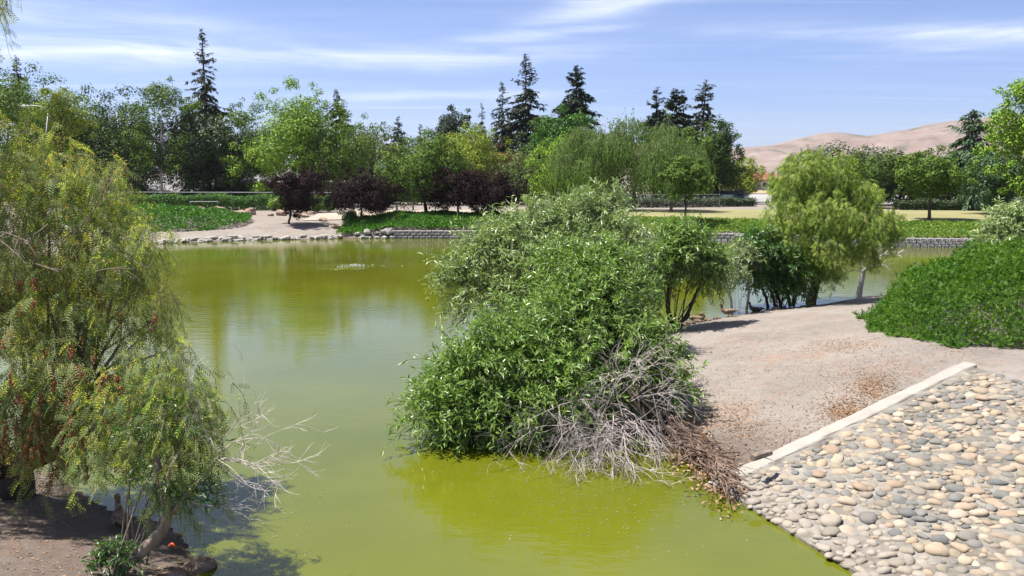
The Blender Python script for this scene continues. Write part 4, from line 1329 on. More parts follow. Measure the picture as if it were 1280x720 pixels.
def fence(label, p0, p1, n, h, mat, wires=True, cat='fence'):
    p0 = np.array([*p0, H1(*p0)]); p1 = np.array([*p1, H1(*p1)])
    root = empty('chain_link_fence', p0, label, cat)
    for i in range(n + 1):
        q = p0 + (p1 - p0) * i / n; q[2] = H1(q[0], q[1])
        mb = MB(); tube(mb, [q - [0, 0, .2], q + [0, 0, h + .04]], .04, 6); tube(mb, [q + [0, 0, h + .04], q + [0, 0, h + .1]], [.05, .02], 6)
        mb.build('post', mat, root)
    mb = MB(); tube(mb, [p0 + [0, 0, h], (p0 + p1) / 2 + [0, 0, h], p1 + [0, 0, h]], .035, 6); mb.build('top_rail', mat, root)
    L = np.linalg.norm(p1 - p0); k_ = int(L / .3)
    mb = MB(); d = unit(p1 - p0)
    s_ = np.arange(k_) * .3
    for sg in (1, -1):
        A_ = p0 + d * s_[:, None] + np.array([0, 0, .05 if sg > 0 else h]); B_ = A_ + d * h * .9 + np.array([0, 0, sg * (h - .05)])
        sticks(mb, A_, B_, .0013, .0013, 3)
    tag(mb.build('wire_mesh', mat, root), kind='stuff')


fence('chain link fence with grey top rail running along the long hedge', hy(128, 81.2), hy(424, 80.2), 9, 1.62, M['galv'])
fence('chain link fence with a grey top rail behind the right lawn', hy(770, 84.2), hy(898, 85.4), 3, 1.35, M['galv'])

root = ground_root('barrier_rail', XW(239, 78.6), 78.6, 'low grey metal rail frame standing against the hedge', 'rail')
for px_ in (239.5, 273.5):
    x_ = XW(px_, 78.4); z_ = H1(x_, 78.4)
    mb = MB(); tube(mb, [(x_, 78.4, z_ - .1), (x_, 78.4, z_ + .85)], .035, 6); mb.build('post', M['galv'], root)
mb = MB(); tube(mb, [(XW(239, 78.4), 78.4, H1(XW(239, 78.4), 78.4) + .85), (XW(274, 78.4), 78.4, H1(XW(274, 78.4), 78.4) + .87)], .035, 6); mb.build('top_rail', M['galv'], root)

BOULD = [(212, 264, 11, 6, 'dark flat boulder at the left end of the row by the hedge'), (226, 262.5, 13, 7, 'pinkish boulder near the left end of the row by the hedge'),
         (241, 263.5, 13, 5, 'low slanted pale boulder between two taller boulders by the hedge'), (252, 262, 14, 8, 'pale slanted boulder just left of the largest one by the hedge'),
         (272, 262.5, 19, 9, 'largest layered boulder in the row by the hedge'), (288, 264, 8, 4, 'small dark stone right of the largest boulder by the hedge'),
         (301, 264, 15, 6, 'long dark brown boulder left of the red one by the hedge'), (314, 263.5, 12, 8, 'reddest rounded boulder in the row by the hedge'),
         (339, 264, 8, 4, 'small flat stone left of the slim purple plum by the hedge'), (353, 263.5, 12, 7, 'tan boulder half behind the slim purple plum'),
         (378, 264, 16, 5, 'long flat dark boulder right of the slim purple plum'), (389, 262.5, 10, 4, 'flat pale stone in front of the olive shrubs'),
         (404, 266, 9, 4, 'small pale stone below the right end of the hedge'), (421, 268, 17, 4, 'low broad stone left of the round purple plum')]
for px_, py_, wp, hp, lb in BOULD:
    D_ = 1050 * (4.5 - 1.45) / (py_ + 3 - 222.)
    D_ = min(D_, 77.3)
    x_ = XW(px_, D_); k_ = D_ / F_PX
    V, Fc = rock_mesh(rng, wp / 2 * k_ * 1.1, wp / 2 * k_ * .8, hp / 2 * k_ * 1.35, .34)
    o = MB().add(V, Fc).build('boulder', M['boulder'], loc=(x_, D_, H1(x_, D_) + hp * k_ * .38))
    o.rotation_euler = (rng.normal(0, .1), rng.normal(0, .12), rng.uniform(-.3, .3))
    tag(o, lb, 'boulder', 'boulders in a row by the hedge')

# pale stones at the far waterline
stone_m = []
for i in range(5):
    V, Fc = rock_mesh(rng, 1, .8, .62, .3, ICO1)
    stone_m.append(MB().add(V, Fc).mesh('shore_stone', M['white_stone'], False))
for i in range(120):
    left = i < 92
    px_ = rng.uniform(196, 425) if left else rng.uniform(440, 492)
    b0 = np.array([np.interp(px_, [c[0] for c in FAR_PX], FS[:, 0]), 0]); b0[1] = shore_y(b0[0])
    d_ = rng.uniform(-.15, .9) if left else rng.uniform(-.1, .5)
    sz = rng.uniform(.12, .3) if left else rng.uniform(.14, .36)
    y_ = b0[1] + d_
    o = bpy.data.objects.new('shore_stone', stone_m[rng.integers(5)]); COL.objects.link(o)
    o.location = (b0[0], y_, max(H1(b0[0], y_), -.05) + sz * .25)
    o.scale = (sz * rng.uniform(.8, 1.3), sz, sz * rng.uniform(.7, 1.1)); o.rotation_euler = (0, 0, rng.uniform(0, 6))
    tag(o, 'small pale stone along the far waterline below the bare beach and leafy patch' if left else 'bigger pale stone heaped at the left end of the block wall', 'stone',
        'small pale stones along the far beach' if left else 'pale stones at the end of the block wall')


def cover(name, label, poly_fn, area, n, hfun, leaf, mat, cat='ground cover', tmpl=DIAMOND, up=.8):
    """leafy cover; poly_fn(n) -> x, y samples; hfun(x, y) -> height of the leaf surface above ground"""
    x_, y_ = poly_fn(n)
    n = len(x_)
    hz = hfun(x_, y_)
    e = .12
    gxn = (hfun(x_ + e, y_) - hfun(x_ - e, y_)) / (2 * e); gyn = (hfun(x_, y_ + e) - hfun(x_, y_ - e)) / (2 * e)
    nr = unit(np.stack([-gxn, -gyn, np.ones(n)], -1))
    z_ = Hgt(x_, y_) + hz * (1 - .4 * rng.random(n) ** 2.5)
    Pt = np.stack([x_, y_, z_], -1)
    Nn = nr * up + rdir(n) * .75
    mb = MB()
    leaves(mb, Pt, np.cross(Nn, rdir(n)) + nr * .4, Nn, leaf * rng.uniform(.6, 1.35, n), leaf * (.6 if tmpl is DIAMOND else 1), tmpl)
    return mb


# green leafy patch on the left beach
pc = np.array(G(196, 285, .6)[:2]); pa = np.array([G(304, 291, .3)[0] - pc[0], 5.6])


def patch_h(x_, y_):
    q = 1 - ((x_ - pc[0]) / pa[0]) ** 2 - ((y_ - pc[1] - .4) / pa[1]) ** 2
    return 1.0 * np.clip(q + .5 * vnoise(x_, y_, .7, 3), 0, 1) ** .6 * (1 + .5 * vnoise(x_, y_, .9, 1)) + .02


def patch_s(n):
    a = rng.uniform(0, 2 * np.pi, n); r_ = np.sqrt(rng.random(n))
    x_ = pc[0] + np.cos(a) * r_ * pa[0]; y_ = pc[1] + .4 + np.sin(a) * r_ * pa[1]
    k_ = y_ > shore_y(x_) + .5
    return x_[k_], y_[k_]


o = cover('c', '', patch_s, 0, 20000, patch_h, .2, M['ivy']).build('ground_cover', M['ivy'])
tag(o, 'bright green leafy ground cover patch on the left beach', 'ground cover', kind='stuff')


def bank_sampler(px0, px1, d0, d1, D0):
    def f(n):
        x_ = rng.uniform(XW(px0, D0), XW(px1, D0), n)
        d_ = d0 + (d1 - d0) * rng.random(n)
        d_ = d_ * (1 + .0 * x_)
        k_ = d_ < d1 - .9 * (vnoise(x_, x_ * 0, .35, 5) + .5) * 1.0
        return x_[k_], (shore_y(x_) + d_)[k_]
    return f


bh = lambda x_, y_: .26 + .3 * np.clip(vnoise(x_, y_, .55, 7), -.3, .5) + .12 * vnoise(x_, y_, 2.2, 9)
o = cover('c', '', bank_sampler(432, 704, .35, 7.4, 66), 0, 30000, bh, .2, M['ivy']).build('ground_cover', M['ivy'])
tag(o, 'bright green leafy bank above the block wall under the purple plums', 'ground cover', kind='stuff')
bl = lambda x_, y_: .09 + .22 * np.clip(vnoise(x_, y_, .5, 7), 0, .5) + .07 * vnoise(x_, y_, 2.2, 9)
o = cover('c', '', bank_sampler(700, 1010, .35, 5.6, 60), 0, 24000, bl, .17, M['olive_cover']).build('ground_cover', M['olive_cover'])
tag(o, 'olive green leafy bank below the pale lawn and weeping willows', 'ground cover', kind='stuff')
o = cover('c', '', bank_sampler(1010, 1330, .35, 5.6, 57), 0, 24000, bl, .17, M['olive_cover']).build('ground_cover', M['olive_cover'])
tag(o, 'olive green leafy bank under the young round tree on the right', 'ground cover', kind='stuff')

# ------------------------------------------------------------------ picnic tables
def box(mb, x0, x1, y0, y1, z0, z1, wob=0):
    V = np.array([[x0, y0, z0], [x1, y0, z0], [x1, y1, z0], [x0, y1, z0], [x0, y0, z1], [x1, y0, z1], [x1, y1, z1], [x0, y1, z1]], float)
    mb.add(V, np.array([[3, 2, 1, 0], [4, 5, 6, 7], [0, 1, 5, 4], [1, 2, 6, 5], [2, 3, 7, 6], [3, 0, 4, 7]]))
    return mb


def picnic_table(label, px, D, rz):
    x_ = XW(px, D)
    root = empty('picnic_table', (x_, D, H1(x_, D) + .03), label, 'picnic table', 'picnic tables by the path', rz)
    def part(nm, mb, mat): o = MB(); o.v, o.f, o.n = mb.v, mb.f, mb.n; return o.build(nm, mat, root, loc=(0, 0, 0))
    for i in range(4):
        part('tabletop_plank', box(MB(), -1.1, 1.1, -.38 + i * .195, -.205 + i * .195, .71, .75), M['table_wood'])
    for sg in (-1, 1):
        for i in range(2):
            y0 = sg * .66 + (-.14 if i == 0 else .01)
            part('bench_plank', box(MB(), -1.1, 1.1, y0, y0 + .13, .42, .46), M['table_wood'])
    for sx in (-.75, .75):
        fm = MB(); box(fm, sx - .05, sx + .05, -.8, .8, .36, .415); part('crossbeam', fm, M['table_dark'])
        for sg in (-1, 1):
            lg = MB(); tube(lg, [(sx + .06, sg * .62, -.05), (sx + .06, sg * .25, .705)], .05, 4); part('leg', lg, M['table_dark'])
    return root


picnic_table('picnic table left of the round green tree trunk', 506, 78.5, R(4))
picnic_table('picnic table half hidden under the right purple plum', 600, 77.5, R(-6))
picnic_table('picnic table out in the sun right of the purple plums', 655, 78.2, R(8))
picnic_table('picnic table in deep shade farther back behind the sunny one', 651, 97, R(2))

# ------------------------------------------------------------------ houses
def house(label, px, D, w, d, hw, roof_h, wall, roof, z0=1.0, hip=.35, rz=0.0, windows=((-.25, .55), (.25, .55)), name='house', ov=.5, chimney=False):
    x_ = XW(px, D)
    root = empty(name, (x_, D, z0), label, 'house', None, rz)
    bw_ = MB(); box(bw_, -w / 2, w / 2, -d / 2, d / 2, -.6, hw); bw_.build('wall', wall, root, loc=(0, 0, 0))
    a, b_ = w / 2 + ov, d / 2 + ov
    V = np.array([[-a, -b_, hw], [a, -b_, hw], [a, b_, hw], [-a, b_, hw], [-a + hip * w, 0, hw + roof_h], [a - hip * w, 0, hw + roof_h],
                  [-a, -b_, hw - .2], [a, -b_, hw - .2], [a, b_, hw - .2], [-a, b_, hw - .2]])
    rf = MB().add(V, [np.array([[0, 1, 5, 4], [2, 3, 4, 5], [6, 7, 1, 0], [7, 8, 2, 1], [8, 9, 3, 2], [9, 6, 0, 3], [9, 8, 7, 6]]), np.array([[1, 2, 5], [3, 0, 4]])])
    ro = rf.build('roof', roof, root, loc=(0, 0, 0))
    if chimney:
        c = MB(); box(c, w * .12, w * .12 + .8, -.4, .4, hw + roof_h * .4, hw + roof_h + .9); c.build('chimney', M['white_wall'], ro, loc=(0, 0, 0))
    for fx, fz in windows:
        f_ = MB(); cx_ = fx * w; zc_ = fz * hw
        for (x0, x1, z0_, z1) in ((-.75, .75, .5, .6), (-.75, .75, -.6, -.5), (-.75, -.65, -.5, .5), (.65, .75, -.5, .5), (-.04, .04, -.5, .5)):
            box(f_, cx_ + x0, cx_ + x1, -d / 2 - .06, -d / 2 - .004, zc_ + z0_, zc_ + z1)
        fo = f_.build('window', M['white_wall'], root, loc=(0, 0, 0))
        g_ = MB(); box(g_, cx_ - .65, cx_ + .65, -d / 2 - .03, -d / 2 - .003, zc_ - .5, zc_ + .5); g_.build('pane', M['glass_dark'], fo, loc=(0, 0, 0))
    return root


house('two storey tan house with a grey roof behind the dense dark tree', 152, 112, 9, 8, 4.4, 1.8, M['tan_wall'], M['roof_grey'], chimney=True)
house('low brown shed with a pale grey hip roof behind the hedge', 219, 101, 5.6, 5, 2.0, 1.9, M['brown_wall'], M['roof_grey'], hip=.22, windows=((-.2, .6),))
house('small grey roofed shed at the foot of the dark tree', 248, 100, 3.2, 3.5, 1.9, .7, M['brown_wall'], M['roof_grey'], hip=.2, windows=((0, .6),))
house('low tan house with a brown roof seen behind the purple plum', 378, 103, 14, 8, 3.0, 1.5, M['tan_wall'], M['roof_grey'], windows=((-.36, .5), (.1, .5), (.33, .5)))
house('white building with a red tile roof below the hills', 948, 205, 13, 9, 2.6, 1.6, M['white_wall'], M['roof_red'], z0=1.4, windows=((-.3, .55), (0, .55), (.3, .55)))
root = ground_root('white_carport', XW(404, 92), 92, 'white flat topped carport behind the right end of the hedge', 'carport')
x_ = XW(404, 92); z_ = H1(x_, 92)
mb = MB(); box(mb, x_ - 1.35, x_ + 1.5, 91, 94, z_ + 1.55, z_ + 1.75); mb.build('roof', M['white_wall'], root)
for dx in (-1.28, 1.42):
    for dy in (91.08, 93.9):
        mb = MB(); tube(mb, [(x_ + dx, dy, z_ - .1), (x_ + dx, dy, z_ + 1.55)], .06, 6); mb.build('post', M['white_wall'], root)


# ------------------------------------------------------------------ cars
def car(label, px, D, paint, rz, z):
    root = empty('parked_car', (XW(px, D), D, z), label, 'car', 'cars parked beyond the lawn', rz)
    st = np.array([-2.15, -2.05, -1.3, -.75, .35, 1.0, 1.95, 2.12])
    top = np.array([.62, .86, .96, .98, .98, .95, .78, .55])
    bot = np.array([.38, .28, .24, .24, .24, .24, .28, .38])
    wd = np.array([.72, .8, .86, .88, .88, .87, .8, .68])
    def loft(st, bot, top, wd, tw):
        V, n = [], 8
        for s_, b_, t_, w_, u_ in zip(st, bot, top, wd, tw):
            V += [(s_, -w_ * .9, b_), (s_, -w_, b_ + .15 * (t_ - b_)), (s_, -w_, b_ + .65 * (t_ - b_)), (s_, -u_, t_), (s_, u_, t_), (s_, w_, b_ + .65 * (t_ - b_)), (s_, w_, b_ + .15 * (t_ - b_)), (s_, w_ * .9, b_)]
        q = [[i * n + j, i * n + (j + 1) % n, (i + 1) * n + (j + 1) % n, (i + 1) * n + j] for i in range(len(st) - 1) for j in range(n)]
        m_ = MB().add(np.array(V), np.array(q)); L_ = (len(st) - 1) * n
        m_.add(np.array(V)[:n], np.array([[0, 1, 6, 7], [1, 2, 5, 6], [2, 3, 4, 5]])); m_.add(np.array(V)[L_:], np.array([[7, 6, 1, 0], [6, 5, 2, 1], [5, 4, 3, 2]]))
        return m_
    loft(st, bot, top, wd, wd * .86).build('body', paint, root, smooth=False, loc=(0, 0, 0))
    cs_ = np.array([-1.75, -1.1, .1, .95])
    loft(cs_, np.full(4, .93), np.array([.97, 1.40, 1.43, .99]), np.full(4, .78), np.array([.7, .58, .58, .7])).build('windows', M['glass_dark'], root, loc=(0, 0, 0))
    loft(np.array([-1.12, .12]), np.full(2, 1.39), np.array([1.45, 1.47]), np.full(2, .61), np.full(2, .5)).build('roof', paint, root, loc=(0, 0, 0))
    for sx in (-1.3, 1.32):
        for sy in (-1, 1):
            w_ = MB(); tube(w_, [(sx, sy * .68, .32), (sx, sy * .9, .32)], .32, 14); wo_ = w_.build('wheel', M['tyre'], root, loc=(0, 0, 0))
            w_ = MB(); tube(w_, [(sx, sy * .9, .32), (sx, sy * .915, .32)], .19, 12); w_.build('rim', M['rim'], wo_, loc=(0, 0, 0))
    for sy in (-1, 1):
        w_ = MB(); box(w_, 2.02, 2.13, sy * .58 - .14, sy * .58 + .14, .6, .72); w_.build('headlight', M['light_lens'], root, loc=(0, 0, 0))


car('silver grey car parked beyond the low hedge beside another car', 906, 101, M['car_silver'], R(22), 1.52)
car('dark blue car parked right of the silver grey car', 923, 102, M['car_dark'], R(68), 1.52)

# ------------------------------------------------------------------ street lamp
D_ = 84.0
x_ = XW(60, D_); zg = H1(x_, D_)
root = empty('street_lamp', (x_, D_, zg), 'tall grey street lamp with a curved arm above the left trees', 'street lamp')
top_ = P(60, 137, D_)
mb = MB(); tube(mb, [(x_, D_, zg - .3), (x_, D_, zg + 4), top_ - [0, 0, .3]], [.13, .11, .07], 10); mb.build('pole', M['galv'], root, smooth=True)
e_ = P(33, 132.5, D_)
mb = MB(); tube(mb, bez(top_ - [0, 0, .35], top_ + [-.35, 0, .55], e_, 9), .045, 8); mb.build('arm', M['galv'], root, smooth=True)
V, Fc = ICO2
hd = MB().add(V * np.array([.48, .17, .11]) + e_ + np.array([-.12, 0, .01]), Fc).build('lamp_head', M['lamp_white'], root, smooth=True)
MB().add(V * np.array([.26, .13, .07]) + e_ + np.array([-.2, 0, -.08]), Fc).build('lens', M['lamp_glass'], hd, smooth=True)
mb = MB(); tube(mb, [(x_, D_, zg - .1), (x_, D_, zg + .35)], .2, 10); mb.build('base', M['galv'], root)

# ------------------------------------------------------------------ fountain splash on the pond
c = G(445, 333)
root = empty('water_splash', (c[0], c[1], 0), 'small white bubbling fountain splash on the far side of the pond', 'fountain splash')
mb = MB()
V, Fc = ICO1
for i in range(90):
    a = rng.uniform(0, 2 * np.pi); r_ = abs(rng.normal(0, .42))
    p = c + np.array([math.cos(a) * r_ * 1.7, math.sin(a) * r_, rng.uniform(0, .11) * math.exp(-r_)])
    mb.add(V * rng.uniform(.01, .032) + p, Fc)
tag(mb.build('droplets', M['foam'], root, smooth=True), kind='stuff')
mb = MB()
for rr in (.3, .62, 1.0, 1.45):
    a = np.linspace(0, 2 * np.pi, 40)
    w_ = .05 * np.exp(-rr * .5)
    tube(mb, np.stack([c[0] + np.cos(a) * rr * 1.5, c[1] + np.sin(a) * rr, np.full(40, -.012)], -1), w_ * (.7 + .3 * np.sin(a * 3 + rr)), 6, cap=False)
tag(mb.build('ripples', M['foam'] if False else mt_water, root, smooth=True), kind='stuff')
# ------------------------------------------------------------------ foreground plants
def twigs_of(mb, p, d, L, r, lev, r_, curl=.25, nch=(3, 6), grav=0.0, ratio=(.45, .75), sides=5, spread=.9):
    """a bare branch that curves and splits"""
    n = 7
    pts = [np.asarray(p, float)]
    d = unit(np.asarray(d, float))
    bend = rdir(1, r_)[0] * curl
    for i in range(n - 1):
        d = unit(d + bend * .22 + r_.normal(size=3) * curl * .22 + np.array([0, 0, grav]) * .2)
        pts.append(pts[-1] + d * L / (n - 1))
    pts = np.array(pts)
    tube(mb, pts, np.linspace(r, r * .4, n), sides if lev > 1 else 3, cap=False)
    if lev <= 0: return
    for _ in range(r_.integers(*nch)):
        i = r_.integers(2, n)
        dd = unit(unit(pts[i] - pts[i - 1]) + rdir(1, r_)[0] * spread)
        twigs_of(mb, pts[min(i, n - 1)], dd, L * r_.uniform(*ratio), max(r * .55, .0026), lev - 1, r_, curl, nch, grav, ratio, sides, spread)


def px_path(pts):
    return np.array([P(*q) for q in pts])


def smooth_path(p, n=14):
    p = np.asarray(p, float)
    s = np.linspace(0, 1, len(p)); q = np.linspace(0, 1, n)
    out = np.stack([np.interp(q, s, p[:, i]) for i in range(3)], -1)
    for _ in range(3): out[1:-1] = (out[:-2] + 2 * out[1:-1] + out[2:]) / 4
    return out


def leafy_bush(name, label, cat, base, clumps, n_tw, per, L, W, mat, bark, r_, tw_len=.55, up=.3, r0=.05, group=None, limb_mid=.25, tmpl=LANCE, droop=.25, extra_limbs=()):
    root = empty(name, base, label, cat, group)
    C = np.array([P(a, b2, D) for a, b2, D, _ in clumps]); Rr = np.array([rp / F_PX * D for _, _, D, rp in clumps])
    lm = MB()
    for c, rr in zip(C, Rr):
        b0 = np.asarray(base) + r_.normal(size=3) * np.array([.12, .12, .02])
        mid = (b0 + c) / 2 + np.array([0, 0, limb_mid * np.linalg.norm(c - b0)]) + r_.normal(size=3) * .15
        pts = bez(b0 - [0, 0, .05], mid, c, 9)
        tube(lm, pts, np.linspace(r0, r0 * .25, 9) * r_.uniform(.6, 1.1), 6, cap=False)
    for path, ra in extra_limbs:
        tube(lm, smooth_path(path), np.linspace(ra, ra * .4, 14), 8)
    tag(lm.build('stems', M[bark], root, smooth=True), kind='stuff')
    w = Rr ** 2; idx = r_.choice(len(Rr), n_tw, p=w / w.sum())
    d = rdir(n_tw, r_); d = unit(d + np.array([0, 0, up]))
    S = C[idx] + d * (Rr[idx] * r_.uniform(.15, .75, n_tw))[:, None] * np.array([1, 1, .9])
    d2 = unit(d + rdir(n_tw, r_) * .55)
    Lt = np.minimum(tw_len * r_.uniform(.6, 1.25, n_tw), Rr[idx] * 1.3)
    t_ = np.linspace(.1, 1, per)
    Pn = S[:, None] + d2[:, None] * (Lt[:, None] * t_[None])[..., None] + np.array([0, 0, -1.0]) * (droop * Lt[:, None] * t_[None] ** 2)[..., None]
    tw = MB(); sticks(tw, S - d * .08, (S + Pn[:, -1]) / 2 + np.array([0, 0, .01]), .006, .004, 3); sticks(tw, (S + Pn[:, -1]) / 2 + np.array([0, 0, .01]), Pn[:, -1], .004, .002, 3)
    tag(tw.build('twigs', M[bark], root), kind='stuff')
    Pf = Pn.reshape(-1, 3); m = len(Pf)
    ax = np.repeat(d2, per, 0)
    side = np.cross(ax, rdir(m, r_))
    D = ax * r_.uniform(.35, 1.0, (m, 1)) + unit(side) * .75 + np.array([0, 0, -.25])
    Nn = rdir(m, r_) * .8 + np.array([0, 0, .8]) + np.repeat(d, per, 0) * .3
    if n_tw > 1500:      # long shoots that break the outline
        ns = n_tw // 12
        i2 = r_.choice(len(Rr), ns, p=w / w.sum()); ds = unit(rdir(ns, r_) + np.array([0, 0, .45]))
        S2 = C[i2] + ds * Rr[i2][:, None] * .85
        L2 = r_.uniform(.3, .85, ns); t2 = np.linspace(.05, 1, 14)
        P2 = S2[:, None] + ds[:, None] * (L2[:, None] * t2[None])[..., None] - np.array([0, 0, 1.0]) * (.35 * L2[:, None] * t2[None] ** 2)[..., None]
        sticks(tw2 := MB(), P2[:, 0], P2[:, 7], .005, .004, 3); sticks(tw2, P2[:, 7], P2[:, -1], .004, .002, 3)
        tag(tw2.build('shoots', M[bark], root), kind='stuff')
        a2 = np.repeat(ds, 14, 0); m2 = len(a2)
        Pf = np.concatenate([Pf, P2.reshape(-1, 3)]); D = np.concatenate([D, a2 * .8 + unit(np.cross(a2, rdir(m2, r_))) * .75 + np.array([0, 0, -.3])]); Nn = np.concatenate([Nn, rdir(m2, r_) * .8 + np.array([0, 0, .8])]); m = len(Pf)
    mb = MB(); leaves(mb, Pf, D, Nn, L * r_.uniform(.65, 1.25, m), W * r_.uniform(.8, 1.2, m), tmpl)
    keep = True
    tag(mb.build('foliage', mat, root), kind='stuff')
    return root


r5 = np.random.default_rng(55)
# the two big willow bushes over the water
b_front = G(826, 548, .15)
FRONT = [(600, 478, 14.4, 58), (556, 512, 14.0, 42), (640, 445, 15, 62), (704, 412, 15.6, 58), (750, 385, 16, 60), (700, 478, 14.6, 66), (768, 450, 15.2, 60), (800, 430, 15.7, 34),
         (828, 455, 15.4, 22), (838, 485, 15, 24), (640, 520, 14.0, 48), (588, 540, 13.9, 30), (720, 522, 14.3, 42), (715, 345, 17, 44), (762, 345, 17, 42), (782, 375, 16.6, 24), (570, 480, 14.6, 30)]
leafy_bush('willow_bush', 'big bright green willow bush leaning over the water in front of the greyer one', 'willow bush', b_front, FRONT, 3900, 13, .15, .034, M['willow'], 'bark_dark', r5, .6, .3, .03)
b_back = G(798, 446, .2)
BACK = [(588, 368, 20, 36), (572, 345, 20.4, 27), (620, 330, 20.5, 46), (650, 300, 21, 42), (700, 286, 21.4, 44), (742, 278, 21.5, 42), (770, 302, 21, 42), (640, 375, 19.6, 38), (680, 345, 20, 46), (722, 325, 20.5, 46),
        (605, 312, 20.8, 28), (782, 322, 21, 28), (668, 274, 21.6, 22), (758, 258, 21.6, 20), (700, 380, 19.6, 40), (615, 290, 21.2, 18), (720, 262, 21.8, 18)]
leafy_bush('willow_bush', 'grey green willow bush behind the brighter one, spreading left over the pond', 'willow bush', b_back, BACK, 2200, 13, .16, .036, M['willow_back'], 'bark_mid', r5, .65, .35, .06,
           extra_limbs=[(px_path([(765, 275, 21.5), (768, 255, 21.5), (772, 233, 21.5)]), .014)])
# sprig standing up out of the top of the back bush
spr = MB(); r_ = r5
sp0 = P(764, 262, 21.5); sp1 = P(771, 226, 21.5)
q = r5.random(60)[:, None]
leaves(spr, sp0 * (1 - q) + sp1 * q + r5.normal(size=(60, 3)) * .02, rdir(60, r5) + np.array([.3, 0, .3]), rdir(60, r5) + np.array([0, 0, 1.0]), .2, .045, LANCE)
tag(spr.build('top_sprig', M['willow_back'], [o for o in COL.objects if o.name.startswith('willow_bush')][-1]), kind='stuff')

# small willow with a V shaped trunk at the water's edge
b_v = G(843, 411, .06)
dv = b_v[1]
SM = [(845, 318, dv, 30), (815, 332, dv, 26), (872, 328, dv + .3, 28), (886, 348, dv + .4, 17), (850, 296, dv + .3, 22), (824, 360, dv - .2, 17), (868, 300, dv + .4, 16), (895, 322, dv + .5, 12)]
leafy_bush('small_willow', "small willow with a dark forked trunk at the water's edge behind the big bushes", 'willow tree', b_v, SM, 1100, 12, .17, .04, M['willow'], 'bark_dark', r5, .6, .3, .022,
           extra_limbs=[(px_path([(843, 411, dv), (836, 395, dv), (833, 375, dv), (838, 350, dv), (845, 322, dv)]), .085), (px_path([(843, 410, dv), (858, 398, dv), (866, 376, dv), (876, 355, dv + .2), (884, 335, dv + .3)]), .07),
                        (px_path([(856, 400, dv), (862, 394, dv), (860, 391, dv)]), .05)])

# dead grey twigs spilling out of the front bush
dw = empty('dead_branch_tangle', b_front + np.array([-.3, -.3, 0]), 'tangle of bare grey dead branches spilling into the water below the bright willow bush', 'dead branches')
mains, fine = MB(), MB()
r6 = np.random.default_rng(66)
hub = P(752, 530, 13.4)
tgts = [(655, 545, 13.1), (690, 585, 12.8), (728, 618, 12.1), (765, 628, 11.9), (800, 622, 12.0), (700, 608, 12.3), (745, 600, 12.4), (785, 590, 12.5), (835, 590, 12.9), (700, 550, 12.8), (800, 450, 13.6), (760, 465, 13.5), (830, 490, 13.7), (745, 575, 12.6), (672, 520, 13.3), (815, 560, 12.9)]
for i, tg in enumerate(tgts):
    tgt = P(*tg)
    b0 = b_front * .2 + hub * .8 + r6.normal(size=3) * np.array([.22, .15, .1])
    mid = (b0 + tgt) / 2 + np.array([0, 0, .22 + .25 * r6.random()])
    pts = bez(b0, mid, tgt, 9, .03)
    tube(mains, np.concatenate([[b_front * .6 + hub * .4 + r6.normal(size=3) * .08], pts]), np.linspace(.011, .005, 10), 5, cap=False)
    for k_ in range(13):
        j = r6.integers(2, 9)
        dd = unit(pts[j] - pts[j - 1]) + rdir(1, r6)[0] * .9 + np.array([-.05, -.25, -.18])
        twigs_of(fine, pts[j], dd, r6.uniform(.35, .85), .0048, 2, r6, .5, (3, 5), -.3, (.4, .7), 4, .85)
mains.build('dead_branches', M['twig_grey'], dw); fine.build('dead_twigs', M['twig_grey'], dw)
for o in dw.children: o['kind'] = 'stuff'

# heap of roots and driftwood on the eroded bank
rt = empty('driftwood_heap', G(880, 580, .1), 'heap of brown driftwood sticks and roots at the eroded bank edge beside the kerb', 'driftwood')
mb = MB()
for i in range(420):
    a = r6.random(); bq = r6.random()
    p0 = G(822 + 90 * a + r6.normal(0, 6), 515 + 78 * a + r6.normal(0, 10), .12 + .3 * bq * (1 - a * .5))
    dd = unit(np.array([r6.normal(.25, .5), r6.normal(-.75, .5), r6.normal(-.22, .16)]))
    L_ = r6.uniform(.15, .6)
    p1 = p0 + dd * L_; p1[2] = max(p1[2], -.04)
    mid = (p0 + p1) / 2 + r6.normal(size=3) * .04 + np.array([0, 0, .03])
    tube(mb, bez(p0, mid, p1, 5), np.linspace(1, .5, 5) * r6.choice([.005, .009, .016, .026], p=[.4, .3, .2, .1]), 5)
tag(mb.build('sticks', M['root'], rt), kind='stuff')
lmb = MB()
n = 1800; a = r6.random(n)
px_ = 818 + 100 * a + r6.normal(0, 10, n); py_ = 520 + 80 * a + r6.normal(0, 14, n)
pt = np.array([G(u_, v_, .2) for u_, v_ in zip(px_, py_)])
pt[:, 2] = np.maximum(Hgt(pt[:, 0], pt[:, 1]), -.01) + .02 + .1 * r6.random(n)
leaves(lmb, pt, rdir(n, r6) * np.array([1, 1, .4]), rdir(n, r6) + np.array([0, 0, .8]), r6.uniform(.05, .11, n), .035)
tag(lmb.build('dead_leaves', M['chip'], rt), kind='stuff')

# small log and scattered bark chips on the dirt
p = G(953, 574, .45)
o = MB(); tube(o, [p + [-.17, -.1, .05], p + [-.05, -.02, .06], p + [.15, .12, .06]], [.05, .055, .045], 9)
tag(o.build('log', M['bark_mid']), 'short weathered log lying on the dirt beside the kerb', 'log')


